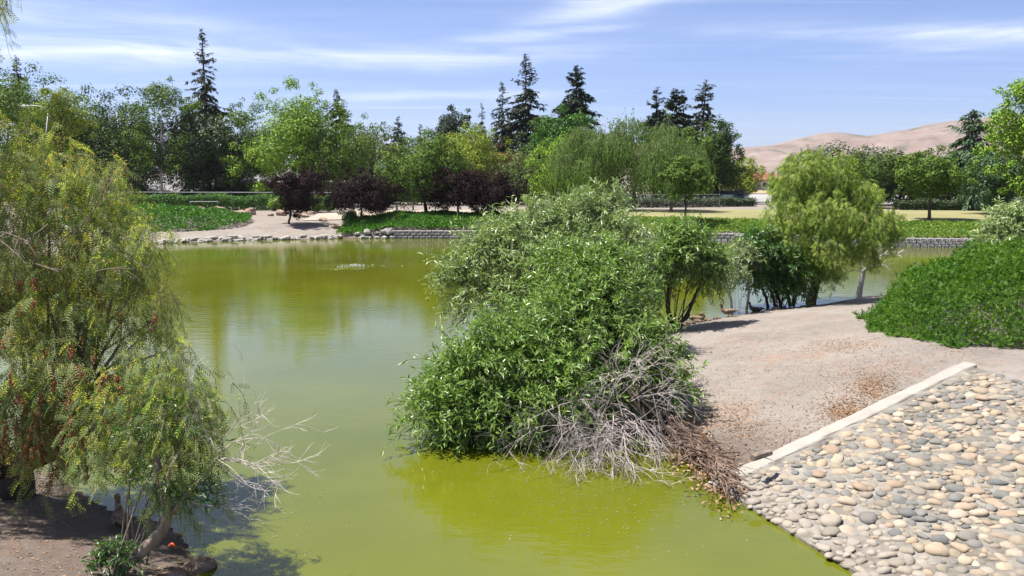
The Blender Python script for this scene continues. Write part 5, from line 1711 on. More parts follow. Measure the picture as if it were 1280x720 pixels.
def scatter(name, label, cat, mat, n, spots, size, flat=.5, thick=None):
    mb = MB()
    w = np.array([s_[4] for s_ in spots], float); idx = r6.choice(len(spots), n, p=w / w.sum())
    sp_ = np.array([s_[:4] for s_ in spots], float)[idx]
    px_ = sp_[:, 0] + r6.normal(size=n) * sp_[:, 2]; py_ = sp_[:, 1] + r6.normal(size=n) * sp_[:, 3]
    pts = []
    for a_, b_ in zip(px_, py_):
        g = G(a_, b_, .6)
        for _ in range(3): g = G(a_, b_, H1c(g[0], g[1]))
        pts.append(g)
    pts = np.array(pts)
    v, s_ = apron_uv(pts[:, 0], pts[:, 1])
    ok = (sdf(pts[:, 0], pts[:, 1]) > .25) & ~((s_ > -.3) & (v < APW + .2))
    pts = pts[ok]; m = len(pts)
    pts[:, 2] = Hgt(pts[:, 0], pts[:, 1]) + .012
    leaves(mb, pts, rdir(m, r6) * np.array([1, 1, .25]), rdir(m, r6) * flat + np.array([0, 0, 1.0]), size * r6.uniform(.5, 1.5, m), size * .45)
    tag(mb.build(name, mat), label, cat, kind='stuff')


_cache = {}


def H1c(x, y):
    k_ = (round(x, 1), round(y, 1))
    if k_ not in _cache: _cache[k_] = H1(*k_)
    return _cache[k_]


scatter('bark_chips', 'orange brown bark chips scattered in patches on the dirt bank', 'bark chips', M['chip'], 6500,
        [(1090, 485, 16, 9, 3), (1055, 515, 14, 8, 3), (1070, 500, 40, 22, 2), (1045, 432, 30, 5, 2), (990, 545, 40, 14, 1.2), (905, 525, 26, 10, 1.4), (930, 535, 16, 12, 1), (1000, 430, 90, 20, 1), (960, 470, 70, 30, 1), (1120, 460, 40, 12, 1), (880, 495, 22, 8, .8), (1190, 440, 60, 8, .4)], .045)
scatter('pebbles', 'small pale and grey pebbles strewn over the dirt bank', 'pebbles', M['pebble'], 2200,
        [(980, 470, 110, 40, 3), (930, 560, 40, 20, 2), (1080, 440, 110, 16, 1), (900, 440, 60, 22, 1)], .035, 1.0)


# ------------------------------------------------------------------ green mound on the right
def psdf(poly, x, y):
    global POND
    keep = POND; POND = np.asarray(poly); d = sdf(x, y); POND = keep
    return -d


mpoly = [G(1092, 390, 1.05)[:2], G(1100, 405, 1.05)[:2], G(1150, 422, 1.05)[:2], G(1200, 433, 1.05)[:2], G(1285, 439, 1.05)[:2], G(1420, 444, 1.05)[:2], np.array([22., 18.]), np.array([24., 24.]), np.array([19., 27.5]), np.array([13.5, 26.5]), np.array([11.0, 24.2]), np.array([9.6, 22.4])]
mp_ = np.array(mpoly)


def mound_h(x, y):
    d = psdf(mp_, x, y) + .35 * vnoise(x, y, 1.4, 2)
    h = 1.62 * (1 - np.exp(-np.maximum(d, 0) / .85)) * (1 + .3 * vnoise(x, y, .55, 4)) + .8 * vnoise(x, y, 1.25, 6) * sstep(.2, 1.2, d) + .4 * vnoise(x, y, 2.6, 9) * sstep(.1, .8, d) + .16 * vnoise(x, y, 5, 7) * sstep(.1, .6, d)
    return np.maximum(h, .04)


def mound_s(n):
    x = rng.uniform(8.0, 22, n); y = rng.uniform(15.5, 27.5, n)
    k_ = psdf(mp_, x, y) > -.16 + .3 * vnoise(x, y, 1.6, 9) + .3 * vnoise(x, y, 5.5, 4)
    return x[k_], y[k_]


rootm = empty('mound_shrub', (13, 21, H1(13, 21)), 'wide dense bright green mound of low shrubs on the right bank', 'shrub mound')
cover('c', '', mound_s, 0, 105000, mound_h, .095, M['mound'], tmpl=SPRIG, up=.55).build('foliage', M['mound'], rootm)['kind'] = 'stuff'
# leaves down the steep rim
xe, ye = mound_s(90000); k_ = psdf(mp_, xe, ye) < 1.3; xe, ye = xe[k_], ye[k_]; n = len(xe)
zt_ = Hgt(xe, ye); Pe = np.stack([xe, ye, zt_ + .02 + mound_h(xe, ye) * rng.random(n)], -1)
Ne = np.stack([rng.normal(-.2, .6, n), rng.normal(-.5, .5, n), np.full(n, .6)], -1)
mb = MB(); leaves(mb, Pe, np.cross(Ne, rdir(n)) + np.array([0, 0, .2]), Ne, .09 * rng.uniform(.6, 1.3, n), .09, SPRIG)
mb.build('rim_foliage', M['mound'], rootm)['kind'] = 'stuff'
# arching sprays
n = 4200
x_, y_ = mound_s(n * 2); n = len(x_)
hz = mound_h(x_, y_); e = .15
gxn = (mound_h(x_ + e, y_) - mound_h(x_ - e, y_)) / (2 * e); gyn = (mound_h(x_, y_ + e) - mound_h(x_, y_ - e)) / (2 * e)
nr = unit(np.stack([-gxn, -gyn, np.ones(n)], -1))
S = np.stack([x_, y_, Hgt(x_, y_) + hz * .92], -1)
d = unit(nr + rdir(n) * .6); Lq = rng.uniform(.12, .34, n)
mb = MB()
per = 6
t_ = np.linspace(.2, 1, per)
Pn = (S[:, None] + d[:, None] * (Lq[:, None] * t_[None])[..., None] - np.array([0, 0, 1.0]) * (.35 * Lq[:, None] * t_[None] ** 2)[..., None]).reshape(-1, 3)
ax = np.repeat(d, per, 0)
leaves(mb, Pn, ax + rdir(len(Pn)) * .8, rdir(len(Pn)) + np.array([0, 0, .6]), rng.uniform(.06, .12, len(Pn)), .03)
mb.build('sprays', M['mound'], rootm)['kind'] = 'stuff'
st = MB(); q = rng.random(260)
xs_, ys_ = mound_s(900); xs_, ys_ = xs_[:400], ys_[:400]
zz = Hgt(xs_, ys_); sticks(st, np.stack([xs_, ys_, zz - .05], -1), np.stack([xs_ + rng.normal(0, .3, len(xs_)), ys_ + rng.normal(0, .3, len(xs_)), zz + mound_h(xs_, ys_) * .85], -1), .015, .006, 4)
st.build('stems', M['bark_dark'], rootm)['kind'] = 'stuff'

# grey green shrub behind the mound at the right edge
b_s = np.array([XW(1258, 35.5), 35.5, H1(XW(1258, 35.5), 35.5)])
leafy_bush('grey_shrub', 'grey green shrub with bare twigs behind the mound at the right edge', 'shrub', b_s, [(1250, 296, 35.5, 24), (1272, 278, 35.5, 26), (1236, 312, 35, 16), (1268, 308, 35, 24), (1290, 290, 35.5, 28), (1255, 272, 36, 16), (1300, 315, 35, 25)], 900, 12, .2, .06, M['willow_back'], 'twig_grey', r5, .7, .35, .035)

# ------------------------------------------------------------------ yellow green pepper tree on the point
def pepper_strands(mb, tw, S, out, Ls, per, leaf, tmpl, r_, grav=1.0, spread=.6, jit=.1):
    n = len(S)
    t_ = np.linspace(.03, 1, per)
    Pn = S[:, None] + out[:, None] * (np.sqrt(t_)[None, :, None] * (Ls * .45)[:, None, None]) + np.array([0, 0, -1.0]) * (grav * Ls[:, None] * t_[None] ** 1.5)[..., None]
    Pn = Pn + np.cumsum(r_.normal(size=(n, per, 3)), 1) * jit * .1 * Ls[:, None, None]
    T = np.gradient(Pn, axis=1)
    Pf = Pn.reshape(-1, 3); T = unit(T.reshape(-1, 3)); m = len(Pf)
    side = unit(np.cross(T, rdir(m, r_)))
    D = T * .55 + side * spread + np.array([0, 0, -.35])
    Nn = rdir(m, r_) * .7 + np.array([0, -.3, .7])
    Lf = leaf * r_.uniform(.65, 1.2, m)
    leaves(mb, Pf, D, Nn, Lf, Lf, tmpl)
    h = per // 2
    sticks(tw, Pn[:, 0], Pn[:, h], .006, .004, 3); sticks(tw, Pn[:, h], Pn[:, -1], .004, .002, 3)
    return Pn


DP = G(1013, 378)[1]
b_p = G(1013, 378, .08)
PC = [(1008, 208, DP, 32), (985, 228, DP, 28), (1038, 226, DP, 32), (1072, 240, DP, 32), (990, 264, DP - .5, 38), (1030, 268, DP - .8, 42), (1072, 278, DP - .6, 40), (1106, 272, DP, 22), (968, 288, DP - .8, 20), (988, 305, DP - 1, 26), (1025, 308, DP - 1.2, 30), (1066, 300, DP - .9, 30), (1098, 292, DP - .3, 22), (1050, 250, DP + .8, 40), (1000, 240, DP + .8, 36), (1018, 190, DP + .1, 14), (1050, 200, DP, 16), (960, 310, DP - .8, 20), (975, 335, DP - .9, 18), (1005, 335, DP - 1.1, 20), (1112, 285, DP - .2, 18), (1040, 335, DP - 1, 18), (985, 350, DP - 1, 14), (955, 325, DP - .8, 14), (1085, 318, DP - .5, 16)]
rp = empty('pepper_tree', b_p, 'yellow green weeping pepper tree with a leaning trunk on the point of the right bank', 'pepper tree')
C = np.array([P(a, b2, D) for a, b2, D, _ in PC]); Rr = np.array([q / F_PX * D for _, _, D, q in PC])
n = 2000
Rr = Rr * .9
w = Rr ** 2; ci = r5.choice(len(Rr), n, p=w / w.sum()); d = rdir(n, r5); d[:, 2] = d[:, 2] * .7 + .15
S = C[ci] + d * (Rr[ci] * r5.uniform(.35, 1.0, n))[:, None]
mb, tw = MB(), MB()
pepper_strands(mb, tw, S, d * np.array([1, 1, .5]), r5.uniform(.2, .6, n), 6, .22, PINN_FAR, r5, spread=.85)
tag(mb.build('foliage', M['pepper_right'], rp), kind='stuff'); tag(tw.build('twigs', M['bark_mid'], rp), kind='stuff')
tk = MB(); tp = smooth_path(px_path([(1013, 379, DP), (1018, 360, DP), (1023, 340, DP), (1028, 305, DP - .2), (1030, 270, DP - .3)])); tube(tk, tp, np.linspace(.19, .09, 14), 9)
tk.build('trunk', M['bark'], rp, smooth=True)
lm = MB()
for c in C:
    i = r5.integers(6, 13); tube(lm, bez(tp[i], (tp[i] + c) / 2 + np.array([0, 0, .35]), c, 7, .04), np.linspace(.055, .012, 7), 5, cap=False)
tag(lm.build('branches', M['bark'], rp, smooth=True), kind='stuff')

# dark many-stemmed shrub left of it
DS = G(972, 384)[1]
b_m = G(978, 383, .06)
leafy_bush('streamside_shrub', 'dark many stemmed shrub on the bank edge left of the yellow green pepper tree', 'shrub', b_m,
           [(945, 330, DS, 22), (963, 348, DS, 20), (985, 338, DS, 24), (925, 322, DS, 15), (958, 306, DS, 20), (992, 358, DS, 16), (935, 345, DS, 14), (975, 318, DS + .3, 24), (940, 300, DS + .3, 14), (1000, 335, DS + .3, 18)], 900, 11, .17, .05, M['shrub_broad'], 'bark_dark', r5, .55, .2, .02,
           extra_limbs=[(px_path([(a, 384, DS), (a - 3, 368, DS), (a - 14, 350, DS), (a - 20, 330, DS)]), .055) for a in (960, 969, 976)] + [(px_path([(988, 383, DS), (984, 365, DS), (970, 345, DS), (962, 322, DS)]), .07), (px_path([(991, 383, DS), (996, 362, DS), (994, 342, DS)]), .075)])
# thin saplings
D1 = G(915, 391)[1]
leafy_bush('sapling', 'pale slender crooked sapling standing beside the standing duck', 'sapling', G(915, 391, .06), [(906, 340, D1, 13), (918, 325, D1, 13), (900, 352, D1, 10), (925, 345, D1, 9)], 130, 9, .14, .035, M['willow_back'], 'twig_grey', r5, .5, .3, .008,
           extra_limbs=[(px_path([(915, 392, D1), (914, 372, D1), (908, 358, D1), (905, 340, D1)]), .05), (px_path([(911, 363, D1), (918, 345, D1), (921, 325, D1)]), .02)])
D1 = G(933, 387)[1]
leafy_bush('sapling', 'straight brown sapling between the pale crooked one and the many stemmed shrub', 'sapling', G(933, 387, .06), [(932, 312, D1, 13), (940, 325, D1, 12), (922, 322, D1, 9)], 110, 9, .14, .035, M['willow_back'], 'bark_mid', r5, .45, .3, .008,
           extra_limbs=[(px_path([(933, 388, D1), (936, 370, D1), (937, 350, D1), (933, 328, D1), (930, 302, D1)]), .05)])
# bare bleached little tree
D1 = G(1074, 371)[1]
rb = empty('bare_tree', G(1074, 371, .06), 'small bleached leafless tree between the pepper tree and the green mound', 'bare tree')
tk = MB(); tube(tk, smooth_path(px_path([(1073, 374, D1), (1075, 360, D1), (1078, 348, D1), (1080, 337, D1)])), np.linspace(.13, .085, 14), 8); tk.build('trunk', M['twig_white'], rb, smooth=True)
mb = MB()
for pth, ra in (([(1080, 339, D1), (1087, 329, D1), (1096, 320, D1), (1108, 316, D1), (1121, 317, D1)], .05), ([(1081, 338, D1), (1092, 333, D1 - .3), (1100, 330, D1 - .4), (1106, 331, D1 - .5)], .035), ([(1080, 338, D1), (1078, 328, D1 + .2), (1079, 318, D1 + .3)], .035),
                ([(1079, 340, D1), (1066, 336, D1 - .5), (1052, 345, D1 - .9), (1040, 352, D1 - 1)], .022), ([(1079, 339, D1), (1064, 330, D1), (1056, 332, D1)], .02)):
    q = smooth_path(px_path(pth), 10); tube(mb, q, np.linspace(ra, ra * .35, 10), 5)
    for j in range(3, 10, 1):
        twigs_of(mb, q[j], unit(q[j] - q[j - 1]) + rdir(1, r6)[0] * .9 + np.array([0, 0, .2]), r6.uniform(.25, .6), ra * .3, 1, r6, .4, (2, 4), -.05, (.4, .7), 4)
tag(mb.build('bare_branches', M['twig_white'], rb), kind='stuff')

# ------------------------------------------------------------------ big pepper tree at the left
b_l = G(18, 606, .3)
rl = empty('pepper_tree', b_l, 'big weeping pepper tree with red berry strings at the left edge, nearest the camera', 'pepper tree')
LC = [(15, 192, 12.2, 42), (66, 232, 12, 40), (122, 222, 12.2, 26), (30, 268, 11.4, 55), (98, 278, 11.6, 46), (155, 268, 12, 30), (178, 300, 12, 28), (20, 335, 11, 58), (88, 342, 11.1, 52), (146, 346, 11.5, 42), (188, 345, 12, 24), (25, 405, 10.6, 58), (95, 402, 10.7, 48), (152, 402, 11, 42), (195, 408, 11.4, 24),
      (40, 462, 10.2, 42), (106, 458, 10.3, 42), (160, 466, 10.5, 36), (205, 462, 10.9, 22), (-45, 250, 11.4, 60), (-50, 380, 10.6, 60), (-130, 150, 11, 80), (-140, 290, 11, 80), (-120, 60, 11.5, 70), (-60, 140, 11.2, 50), (-150, 400, 10.8, 70), (60, 170, 13, 0.1), (140, 205, 12.2, 16), (190, 320, 11.8, 24), (205, 370, 11.5, 22), (214, 430, 11.2, 20), (140, 300, 11.3, 36), (60, 200, 12, 36), (95, 225, 11.8, 30)]  # clumps left of frame added to the unseen crown to shade the bank
LC = [q for q in LC if q[3] > 1]
C = np.array([P(a, b2, D) for a, b2, D, _ in LC]); Rr = np.array([q / F_PX * D for _, _, D, q in LC])
r7 = np.random.default_rng(77)
n = 1550
w = Rr ** 2; ci = r7.choice(len(Rr), n, p=w / w.sum()); d = rdir(n, r7); d[:, 2] = d[:, 2] * .7 + .2
S = C[ci] + d * (Rr[ci] * r7.uniform(.25, 1.28, n))[:, None]
mb, tw = MB(), MB()
Pn = pepper_strands(mb, tw, S, d * np.array([1, 1, .6]), r7.uniform(.12, .45, n), 6, .2, PINN_NEAR, r7, spread=.95)
# long hanging strings near the bottom
LOW = [(20, 480, 10.2), (60, 500, 10.0), (85, 470, 9.9), (110, 500, 10.1), (130, 480, 9.8), (150, 500, 10), (170, 490, 10.1), (35, 520, 10), (5, 500, 10), (100, 520, 10.2), (190, 490, 10.3), (140, 530, 9.9), (75, 530, 10), (50, 470, 10.4), (215, 470, 10.6)]
S2 = np.concatenate([np.array([P(a + r7.normal(0, 14), b2 + r7.normal(0, 14), D) for a, b2, D in LOW]) for _ in range(11)])
P2 = pepper_strands(mb, tw, S2, rdir(len(S2), r7) * np.array([1, 1, .1]), r7.uniform(.45, .95, len(S2)), 10, .19, PINN_NEAR, r7, spread=.8)
# high limb that droops into the top left corner
S3 = np.array([P(r7.uniform(-45, 12), r7.uniform(-55, 10), 11 + r7.normal(0, .3)) for _ in range(26)])
P3 = pepper_strands(mb, tw, S3, rdir(len(S3), r7) * np.array([1, 1, .1]), r7.uniform(.3, .75, len(S3)), 6, .15, PINN_NEAR, r7, spread=.7)
tag(mb.build('foliage', M['pepper'], rl), kind='stuff'); tag(tw.build('twigs', M['bark_mid'], rl), kind='stuff')
tk = MB()
tp = smooth_path(np.array([b_l - [0, 0, .2], P(22, 585, b_l[1]), P(34, 572, b_l[1] - .1), P(62, 570, b_l[1] - .3), P(84, 550, b_l[1] - .5), P(96, 515, b_l[1] - .6), P(100, 470, b_l[1] - .7), P(104, 400, b_l[1] - .5)]), 20)
tube(tk, tp, np.concatenate([[.26, .24, .21], np.linspace(.17, .05, 17)]), 10)
tk.build('trunk', M['bark_dark'], rl, smooth=True)
tk = MB(); tp2 = smooth_path(np.array([P(15, 590, b_l[1]), P(-30, 540, b_l[1]), P(-60, 450, b_l[1] - .3), P(-80, 350, b_l[1] - .3), P(-90, 150, b_l[1] - .3), P(-80, -40, b_l[1] - .4), P(-20, -70, b_l[1] - .5)]), 18)
tube(tk, tp2, np.linspace(.2, .025, 18), 9); tk.build('limb', M['bark_dark'], rl, smooth=True)
lm = MB()
for c in C:
    src = tp if c[0] > P(5, 300, 11)[0] else tp2
    i = r7.integers(5, len(src) - 4)
    tube(lm, bez(src[i], (src[i] + c) / 2 + np.array([0, 0, .25]), c, 8, .05), np.linspace(.032, .008, 8), 5, cap=False)
for (a, b2, D, a2, b3) in ((0, 290, 10.6, 45, 300), (50, 320, 10.7, 110, 270), (110, 278, 11, 145, 205), (60, 280, 10.8, 35, 305), (120, 340, 10.8, 165, 325), (0, 300, 10.5, 20, 320), (45, 330, 10.4, 75, 345), (140, 310, 11, 175, 335)):
    q0, q1 = P(a, b2, D), P(a2, b3, D - .2)
    twigs_of(lm, q0, q1 - q0, np.linalg.norm(q1 - q0), .010, 2, r7, .25, (2, 4), 0, (.35, .6), 5, .7)
tag(lm.build('branches', M['bark_mid'], rl, smooth=True), kind='stuff')
# yellow blossom sprays in the upper part
n = 900
ci = r7.choice(len(Rr), n, p=w / w.sum())
d = unit(rdir(n, r7) + np.array([.1, -.4, .35])); S = C[ci] + d * (Rr[ci] * r7.uniform(.7, 1.1, n))[:, None]
S = S[proj(S)[1] < 500 - 120 * r7.random(n)]
per = 22
Pt = np.repeat(S, per, 0) + r7.normal(size=(len(S) * per, 3)) * .045
mb = MB(); leaves(mb, Pt, rdir(len(Pt), r7), rdir(len(Pt), r7), .026, .014)
tag(mb.build('blossom', M['pepper_yellow'], rl), kind='stuff')
# strings of red berries
mb = MB(); V, Fc = ICO1
cand = np.concatenate([P2[:, 2:8].reshape(-1, 3), Pn[proj(Pn[:, 3])[1] > 300][:, 3]])
cand = cand[np.argsort(np.linalg.norm(cand - np.array([-4, 0, 4.5]), axis=1) + r7.uniform(0, 2.4, len(cand)))[:430]]
for c in cand:
    L_ = r7.uniform(.1, .24)
    for k_ in range(r7.integers(18, 40)):
        q = c + np.array([r7.normal(0, .018), r7.normal(0, .018), -L_ * r7.random()])
        mb.add(V * r7.uniform(.008, .013) + q, Fc)
hi = np.array([P(a, b2, 11) for a, b2 in ((40, 165), (52, 175), (90, 165), (70, 185), (118, 300), (160, 320), (60, 330), (185, 350), (30, 350))])
tag(mb.build('berries', M['berry'], rl), kind='stuff')

# leaning little tree at the near left shore
b_k = G(158, 702, .3)
DK = b_k[1]
rk = leafy_bush('leaning_pepper_tree', 'small leaning pepper tree with a curved trunk at the near left shore', 'pepper tree', b_k,
                [(202, 520, DK + .4, 38), (178, 556, DK + .2, 34), (232, 542, DK + .4, 30), (250, 505, DK + .6, 20), (215, 575, DK + .2, 28), (238, 612, DK + .1, 24), (210, 630, DK + .1, 20), (185, 600, DK, 26), (255, 590, DK + .2, 16), (160, 530, DK + .5, 30)], 110, 9, .10, .02, M['shrub_broad'], 'bark_mid', r7, .34, .15, .012,
                extra_limbs=[(px_path([(150, 712, DK), (178, 688, DK), (205, 668, DK), (215, 645, DK), (208, 615, DK), (196, 590, DK + .1), (192, 560, DK + .2), (200, 520, DK + .4)]), .075),
                             (px_path([(212, 645, DK), (235, 615, DK), (262, 588, DK + .1), (274, 570, DK + .2)]), .028), (px_path([(205, 610, DK), (215, 580, DK), (235, 550, DK + .2), (245, 510, DK + .5)]), .025)])
C9 = np.array([P(a, b2, D) for a, b2, D in ((202, 500, DK + .4), (178, 540, DK + .2), (228, 520, DK + .4), (245, 490, DK + .6), (212, 560, DK + .2), (160, 510, DK + .5), (215, 470, DK + .7), (190, 450, DK + .8), (240, 545, DK + .3), (222, 590, DK + .1), (120, 540, DK + .6), (135, 490, DK + .8))])
ci = r7.integers(0, len(C9), 230); d = rdir(230, r7)
mb, tw = MB(), MB()
P9 = pepper_strands(mb, tw, C9[ci] + d * r7.uniform(.05, .42, (230, 1)), d * np.array([1, 1, .6]), r7.uniform(.15, .6, 230), 7, .17, PINN_NEAR, r7, spread=.9)
tag(mb.build('feathery_foliage', M['pepper'], rk), kind='stuff'); tag(tw.build('hanging_twigs', M['bark_mid'], rk), kind='stuff')
# a cluster of broad leaves on its water side
n = 150; S9 = P(236, 612, DK + .1) + r7.normal(size=(n, 3)) * np.array([.17, .12, .13])
mb = MB(); leaves(mb, S9, rdir(n, r7) + np.array([.3, -.2, -.2]), rdir(n, r7) + np.array([0, -.3, .8]), r7.uniform(.07, .12, n), .028, LANCE)
tag(mb.build('broad_leaves', M['shrub_broad'], rk), kind='stuff')
# bare dead twigs reaching right over the water
mb = MB()
o0 = P(272, 572, DK + .2)
for (a, b2, c2) in ((350, 572, -.1), (340, 548, 0), (330, 590, -.2), (275, 520, 0), (250, 470, .1), (310, 500, .1), (345, 520, 0), (320, 610, -.3), (348, 590, -.2)):
    q1 = P(a, b2, DK + r7.uniform(-.4, .6))
    twigs_of(mb, o0 + r7.normal(size=3) * .03, q1 - o0, np.linalg.norm(q1 - o0) * .8, .0065, 3, r7, .38, (2, 5), c2 * .4, (.45, .7), 4, .6)
o1 = P(238, 628, DK)
for (a, b2) in ((330, 628), (320, 645), (300, 615)):
    q1 = P(a, b2, DK + .1); twigs_of(mb, o1, q1 - o1, np.linalg.norm(q1 - o1) * .9, .005, 2, r7, .35, (2, 4), -.1, (.4, .6), 4, .5)
tag(mb.build('bare_twigs', M['twig_grey'], rk), kind='stuff')
# low plant at its foot
leafy_bush('leafy_plant', 'low dark leafy plant at the foot of the leaning pepper tree', 'plant', G(150, 700, .28), [(140, 692, DK - .05, 16), (160, 700, DK - .1, 14), (120, 700, DK - .1, 9)], 90, 7, .08, .022, M['shrub_broad'], 'bark_mid', r7, .2, .4, .006)
# fallen leaves and litter on the shaded near bank
mb = MB(); n = 2600
x_ = r7.uniform(-9, -2.8, n); y_ = r7.uniform(7.6, 12.5, n); k_ = sdf(x_, y_) > .05; x_, y_ = x_[k_], y_[k_]; n = len(x_)
leaves(mb, np.stack([x_, y_, Hgt(x_, y_) + .012], -1), rdir(n, r7) * np.array([1, 1, .2]), rdir(n, r7) * .5 + np.array([0, 0, 1.0]), r7.uniform(.02, .06, n), .018)
tag(mb.build('leaf_litter', M['chip']), 'dry leaf litter scattered on the shaded near left bank', 'leaf litter', kind='stuff')
p = G(215, 686, .22)
mb = MB(); tube(mb, bez(p + [-.035, 0, .02], p + [0, .01, .09], p + [.05, -.01, .015], 7), [.008, .016, .02, .02, .018, .012, .004], 7)
tag(mb.build('orange_scrap', M['orange_scrap'], smooth=True), 'small curled orange red scrap lying on the near left bank', 'litter')
for (px_, py_, sz, lb) in ((137, 668, .075, 'rounded tan stone on the near left bank beside the resting duck'), (245, 690, .16, 'dark rock at the tip of the near left bank'), (215, 705, .13, 'dark rock below the orange scrap on the near left bank')):
    V, Fc = rock_mesh(rng, sz * 1.3, sz, sz * .6, .35); g = G(px_, py_, .2)
    tag(MB().add(V, Fc).build('rock', M['boulder'] if sz < .1 else M['root'], loc=(g[0], g[1], H1(g[0], g[1]) + sz * .1), smooth=False), lb, 'rock')

# ------------------------------------------------------------------ dark stones along the right bank edge
for i, (px_, py_, sz) in enumerate([(852, 405, .16), (862, 404, .12), (872, 402, .13), (884, 400, .1), (896, 398, .1), (826, 414, .2), (816, 420, .2), (970, 384, .14), (978, 383, .12), (992, 381.5, .1), (1003, 380.5, .12)]):
    g = G(px_, py_, .04); V, Fc = rock_mesh(rng, sz * 1.3, sz, sz * .65, .35)
    tag(MB().add(V, Fc).build('bank_stone', M['boulder'] if px_ > 960 else M['root'], loc=(g[0], g[1] - .05, H1(g[0], g[1]) + sz * .2)),
        'dark stone on the bank edge right of the small forked willow' if px_ < 960 else 'reddish stone on the bank edge below the many stemmed shrub', 'stone', 'dark stones by the forked willow' if px_ < 960 else 'reddish stones by the many stemmed shrub')


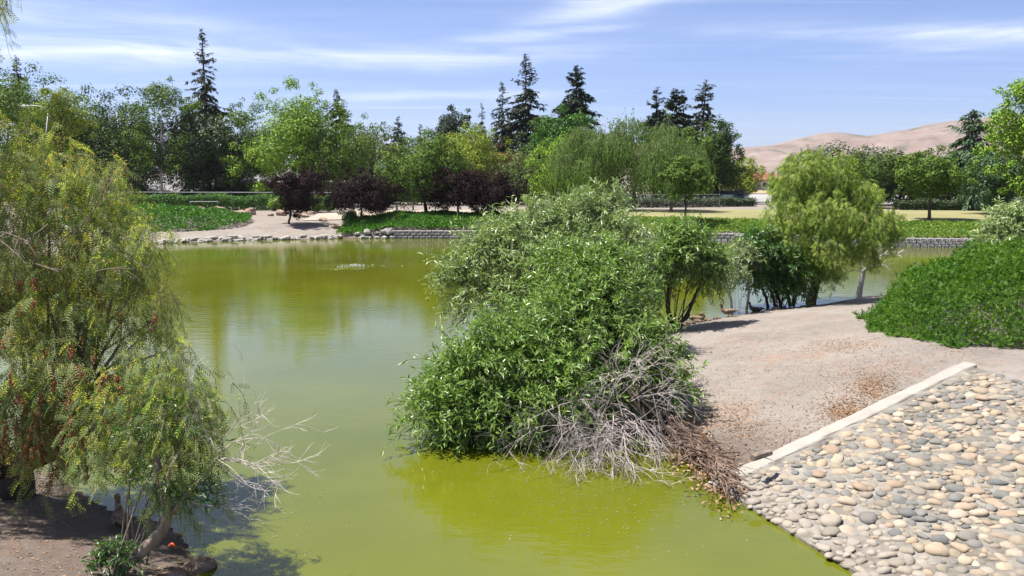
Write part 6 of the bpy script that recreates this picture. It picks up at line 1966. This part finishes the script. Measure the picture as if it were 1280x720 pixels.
# ------------------------------------------------------------------ ducks
def duck(label, loc, rz, pose='stand', mat='duck', scale=1.0):
    root = empty('duck', loc, label, 'duck', 'ducks on the banks', rz)
    zb = .17 if pose == 'stand' else .085
    spine = [(-.30, .045, .006, .012), (-.25, .05, .035, .022), (-.19, .035, .065, .048), (-.10, .015, .088, .075), (0, 0, .098, .088), (.09, .01, .09, .085), (.155, .045, .066, .07), (.185, .09, .045, .05)]
    if pose == 'sleep':
        spine += [(.17, .125, .042, .044), (.12, .15, .042, .04), (.07, .15, .035, .034), (.035, .14, .015, .015)]
    else:
        spine += [(.195, .135, .033, .035), (.203, .18, .032, .034), (.222, .215, .04, .042), (.255, .225, .038, .036), (.285, .215, .02, .02)]
    sp_ = np.array([(a, 0, zb + b2) for a, b2, _, _ in spine]); ry = np.array([q[2] for q in spine]); rz_ = np.array([q[3] for q in spine])
    T = unit(np.gradient(sp_, axis=0)); Bn = np.stack([-T[:, 2], T[:, 1] * 0, T[:, 0]], -1)
    a = np.linspace(0, 2 * np.pi, 12, endpoint=False)
    V = sp_[:, None] + (np.cos(a)[None] * ry[:, None])[..., None] * np.array([0, 1.0, 0]) + (np.sin(a)[None] * rz_[:, None])[..., None] * Bn[:, None]
    k_ = len(spine); i = np.arange(k_ - 1)[:, None] * 12; j = np.arange(12)[None]
    q = np.stack([i + j, i + (j + 1) % 12, i + 12 + (j + 1) % 12, i + 12 + j], -1).reshape(-1, 4)
    mb = MB(); V = np.concatenate([V.reshape(-1, 3), sp_[:1] - T[:1] * .01, sp_[-1:] + T[-1:] * .008])
    jj = np.arange(12); mb.add(V, [q, np.concatenate([np.stack([np.full(12, k_ * 12), (jj + 1) % 12, jj], -1), np.stack([np.full(12, k_ * 12 + 1), (k_ - 1) * 12 + jj, (k_ - 1) * 12 + (jj + 1) % 12], -1)])])
    mb.v[0] *= scale
    body = mb.build('body', M[mat], root, smooth=True, loc=(0, 0, 0))
    Vi, Fi = ICO2
    def ell(nm, c, s_, m_, rot=0.0, parent=None):
        V_ = Vi * np.array(s_); V_[:, 0], V_[:, 2] = V_[:, 0] * math.cos(rot) - V_[:, 2] * math.sin(rot), V_[:, 0] * math.sin(rot) + V_[:, 2] * math.cos(rot)
        return MB().add((V_ + np.array(c)) * scale, Fi).build(nm, M[m_], parent or root, smooth=True, loc=(0, 0, 0))
    for sg in (-1, 1):
        ell('wing', (-.06, sg * .078, zb + .03), (.165, .024, .055), 'duck_wing' if mat == 'duck' else 'duck_dark', -.12)
    if pose == 'sleep': hd = (.09, zb + .16)
    else:
        hd = (.245, zb + .228)
        ell('bill', (.315, 0, zb + .207), (.042, .02, .0085), 'bill', -.12)
    for sg in (-1, 1): ell('eye', (hd[0] + .015, sg * .034, hd[1] + .004), (.006, .004, .006), 'eye')
    if pose == 'stand':
        for sg in (-1, 1):
            lg = MB(); tube(lg, np.array([(-.02, sg * .045, zb - .06), (-.03, sg * .045, .06), (-.015, sg * .045, .006)]) * scale, [.012, .008, .008], 6)
            lo = lg.build('leg', M['duck_leg'], root, loc=(0, 0, 0))
            f_ = MB(); f_.add(np.array([(-.03, sg * .045 - .008, .004), (.055, sg * .045 - .035, .004), (.06, sg * .045, .004), (.055, sg * .045 + .035, .004), (-.03, sg * .045 + .008, .004), (-.02, sg * .045, .016)]) * scale, np.array([[0, 1, 5], [1, 2, 5], [2, 3, 5], [3, 4, 5], [4, 0, 5]]))
            f_.build('foot', M['duck_leg'], lo, loc=(0, 0, 0))
    return root


def on_bank(px, py, z):
    g = G(px, py, z)
    return (g[0], g[1], H1(g[0], g[1]))


duck('brown duck resting on the near left bank under the pepper tree', on_bank(150, 646, .2), R(120), 'sit', 'duck', 1.0)
duck('brown duck standing upright on the right bank edge facing left', on_bank(910, 395, .06), R(170), 'stand', 'duck', 1.05)
duck('brown duck asleep at the waterline right of the forked willow', on_bank(871, 400.5, .05), R(-10), 'sleep', 'duck', 1.1)
duck('dark duck sitting on the bank edge beside the straight sapling', on_bank(945, 387.5, .05), R(165), 'sit', 'duck_dark', 1.0)

# specks floating on the water
n = 900
ctr = np.array([G(a, b2)[:2] for a, b2 in ((620, 590), (700, 640), (560, 560), (880, 620), (300, 690), (250, 610), (330, 650), (780, 650))])[r7.integers(0, 8, n)]
xy = ctr + r7.normal(size=(n, 2)) * .55
xy = xy[sdf(xy[:, 0], xy[:, 1]) < -.05]; n = len(xy)
mb = MB(); leaves(mb, np.column_stack([xy, np.full(n, .004)]), rdir(n, r7) * np.array([1, 1, 0]), np.tile([0, 0, 1.0], (n, 1)), r7.uniform(.012, .04, n), r7.uniform(.008, .016, n))
tag(mb.build('floating_specks', M['pebble']), 'small leaves and specks floating on the green water', 'floating debris', kind='stuff')

# ------------------------------------------------------------------ haze
hz = MB(); box(hz, -4600, 4600, -700, 4700, -4.0, 260)
mt, t = new_mat('pale haze')
vol = N(t, 'ShaderNodeVolumePrincipled'); vol.inputs['Color'].default_value = (.86, .9, 1, 1); vol.inputs['Density'].default_value = .00009; vol.inputs['Anisotropy'].default_value = .3
o = N(t, 'ShaderNodeOutputMaterial'); lk(t, vol.outputs[0], o.inputs['Volume'])
tag(hz.build('haze', mt), kind='stuff')
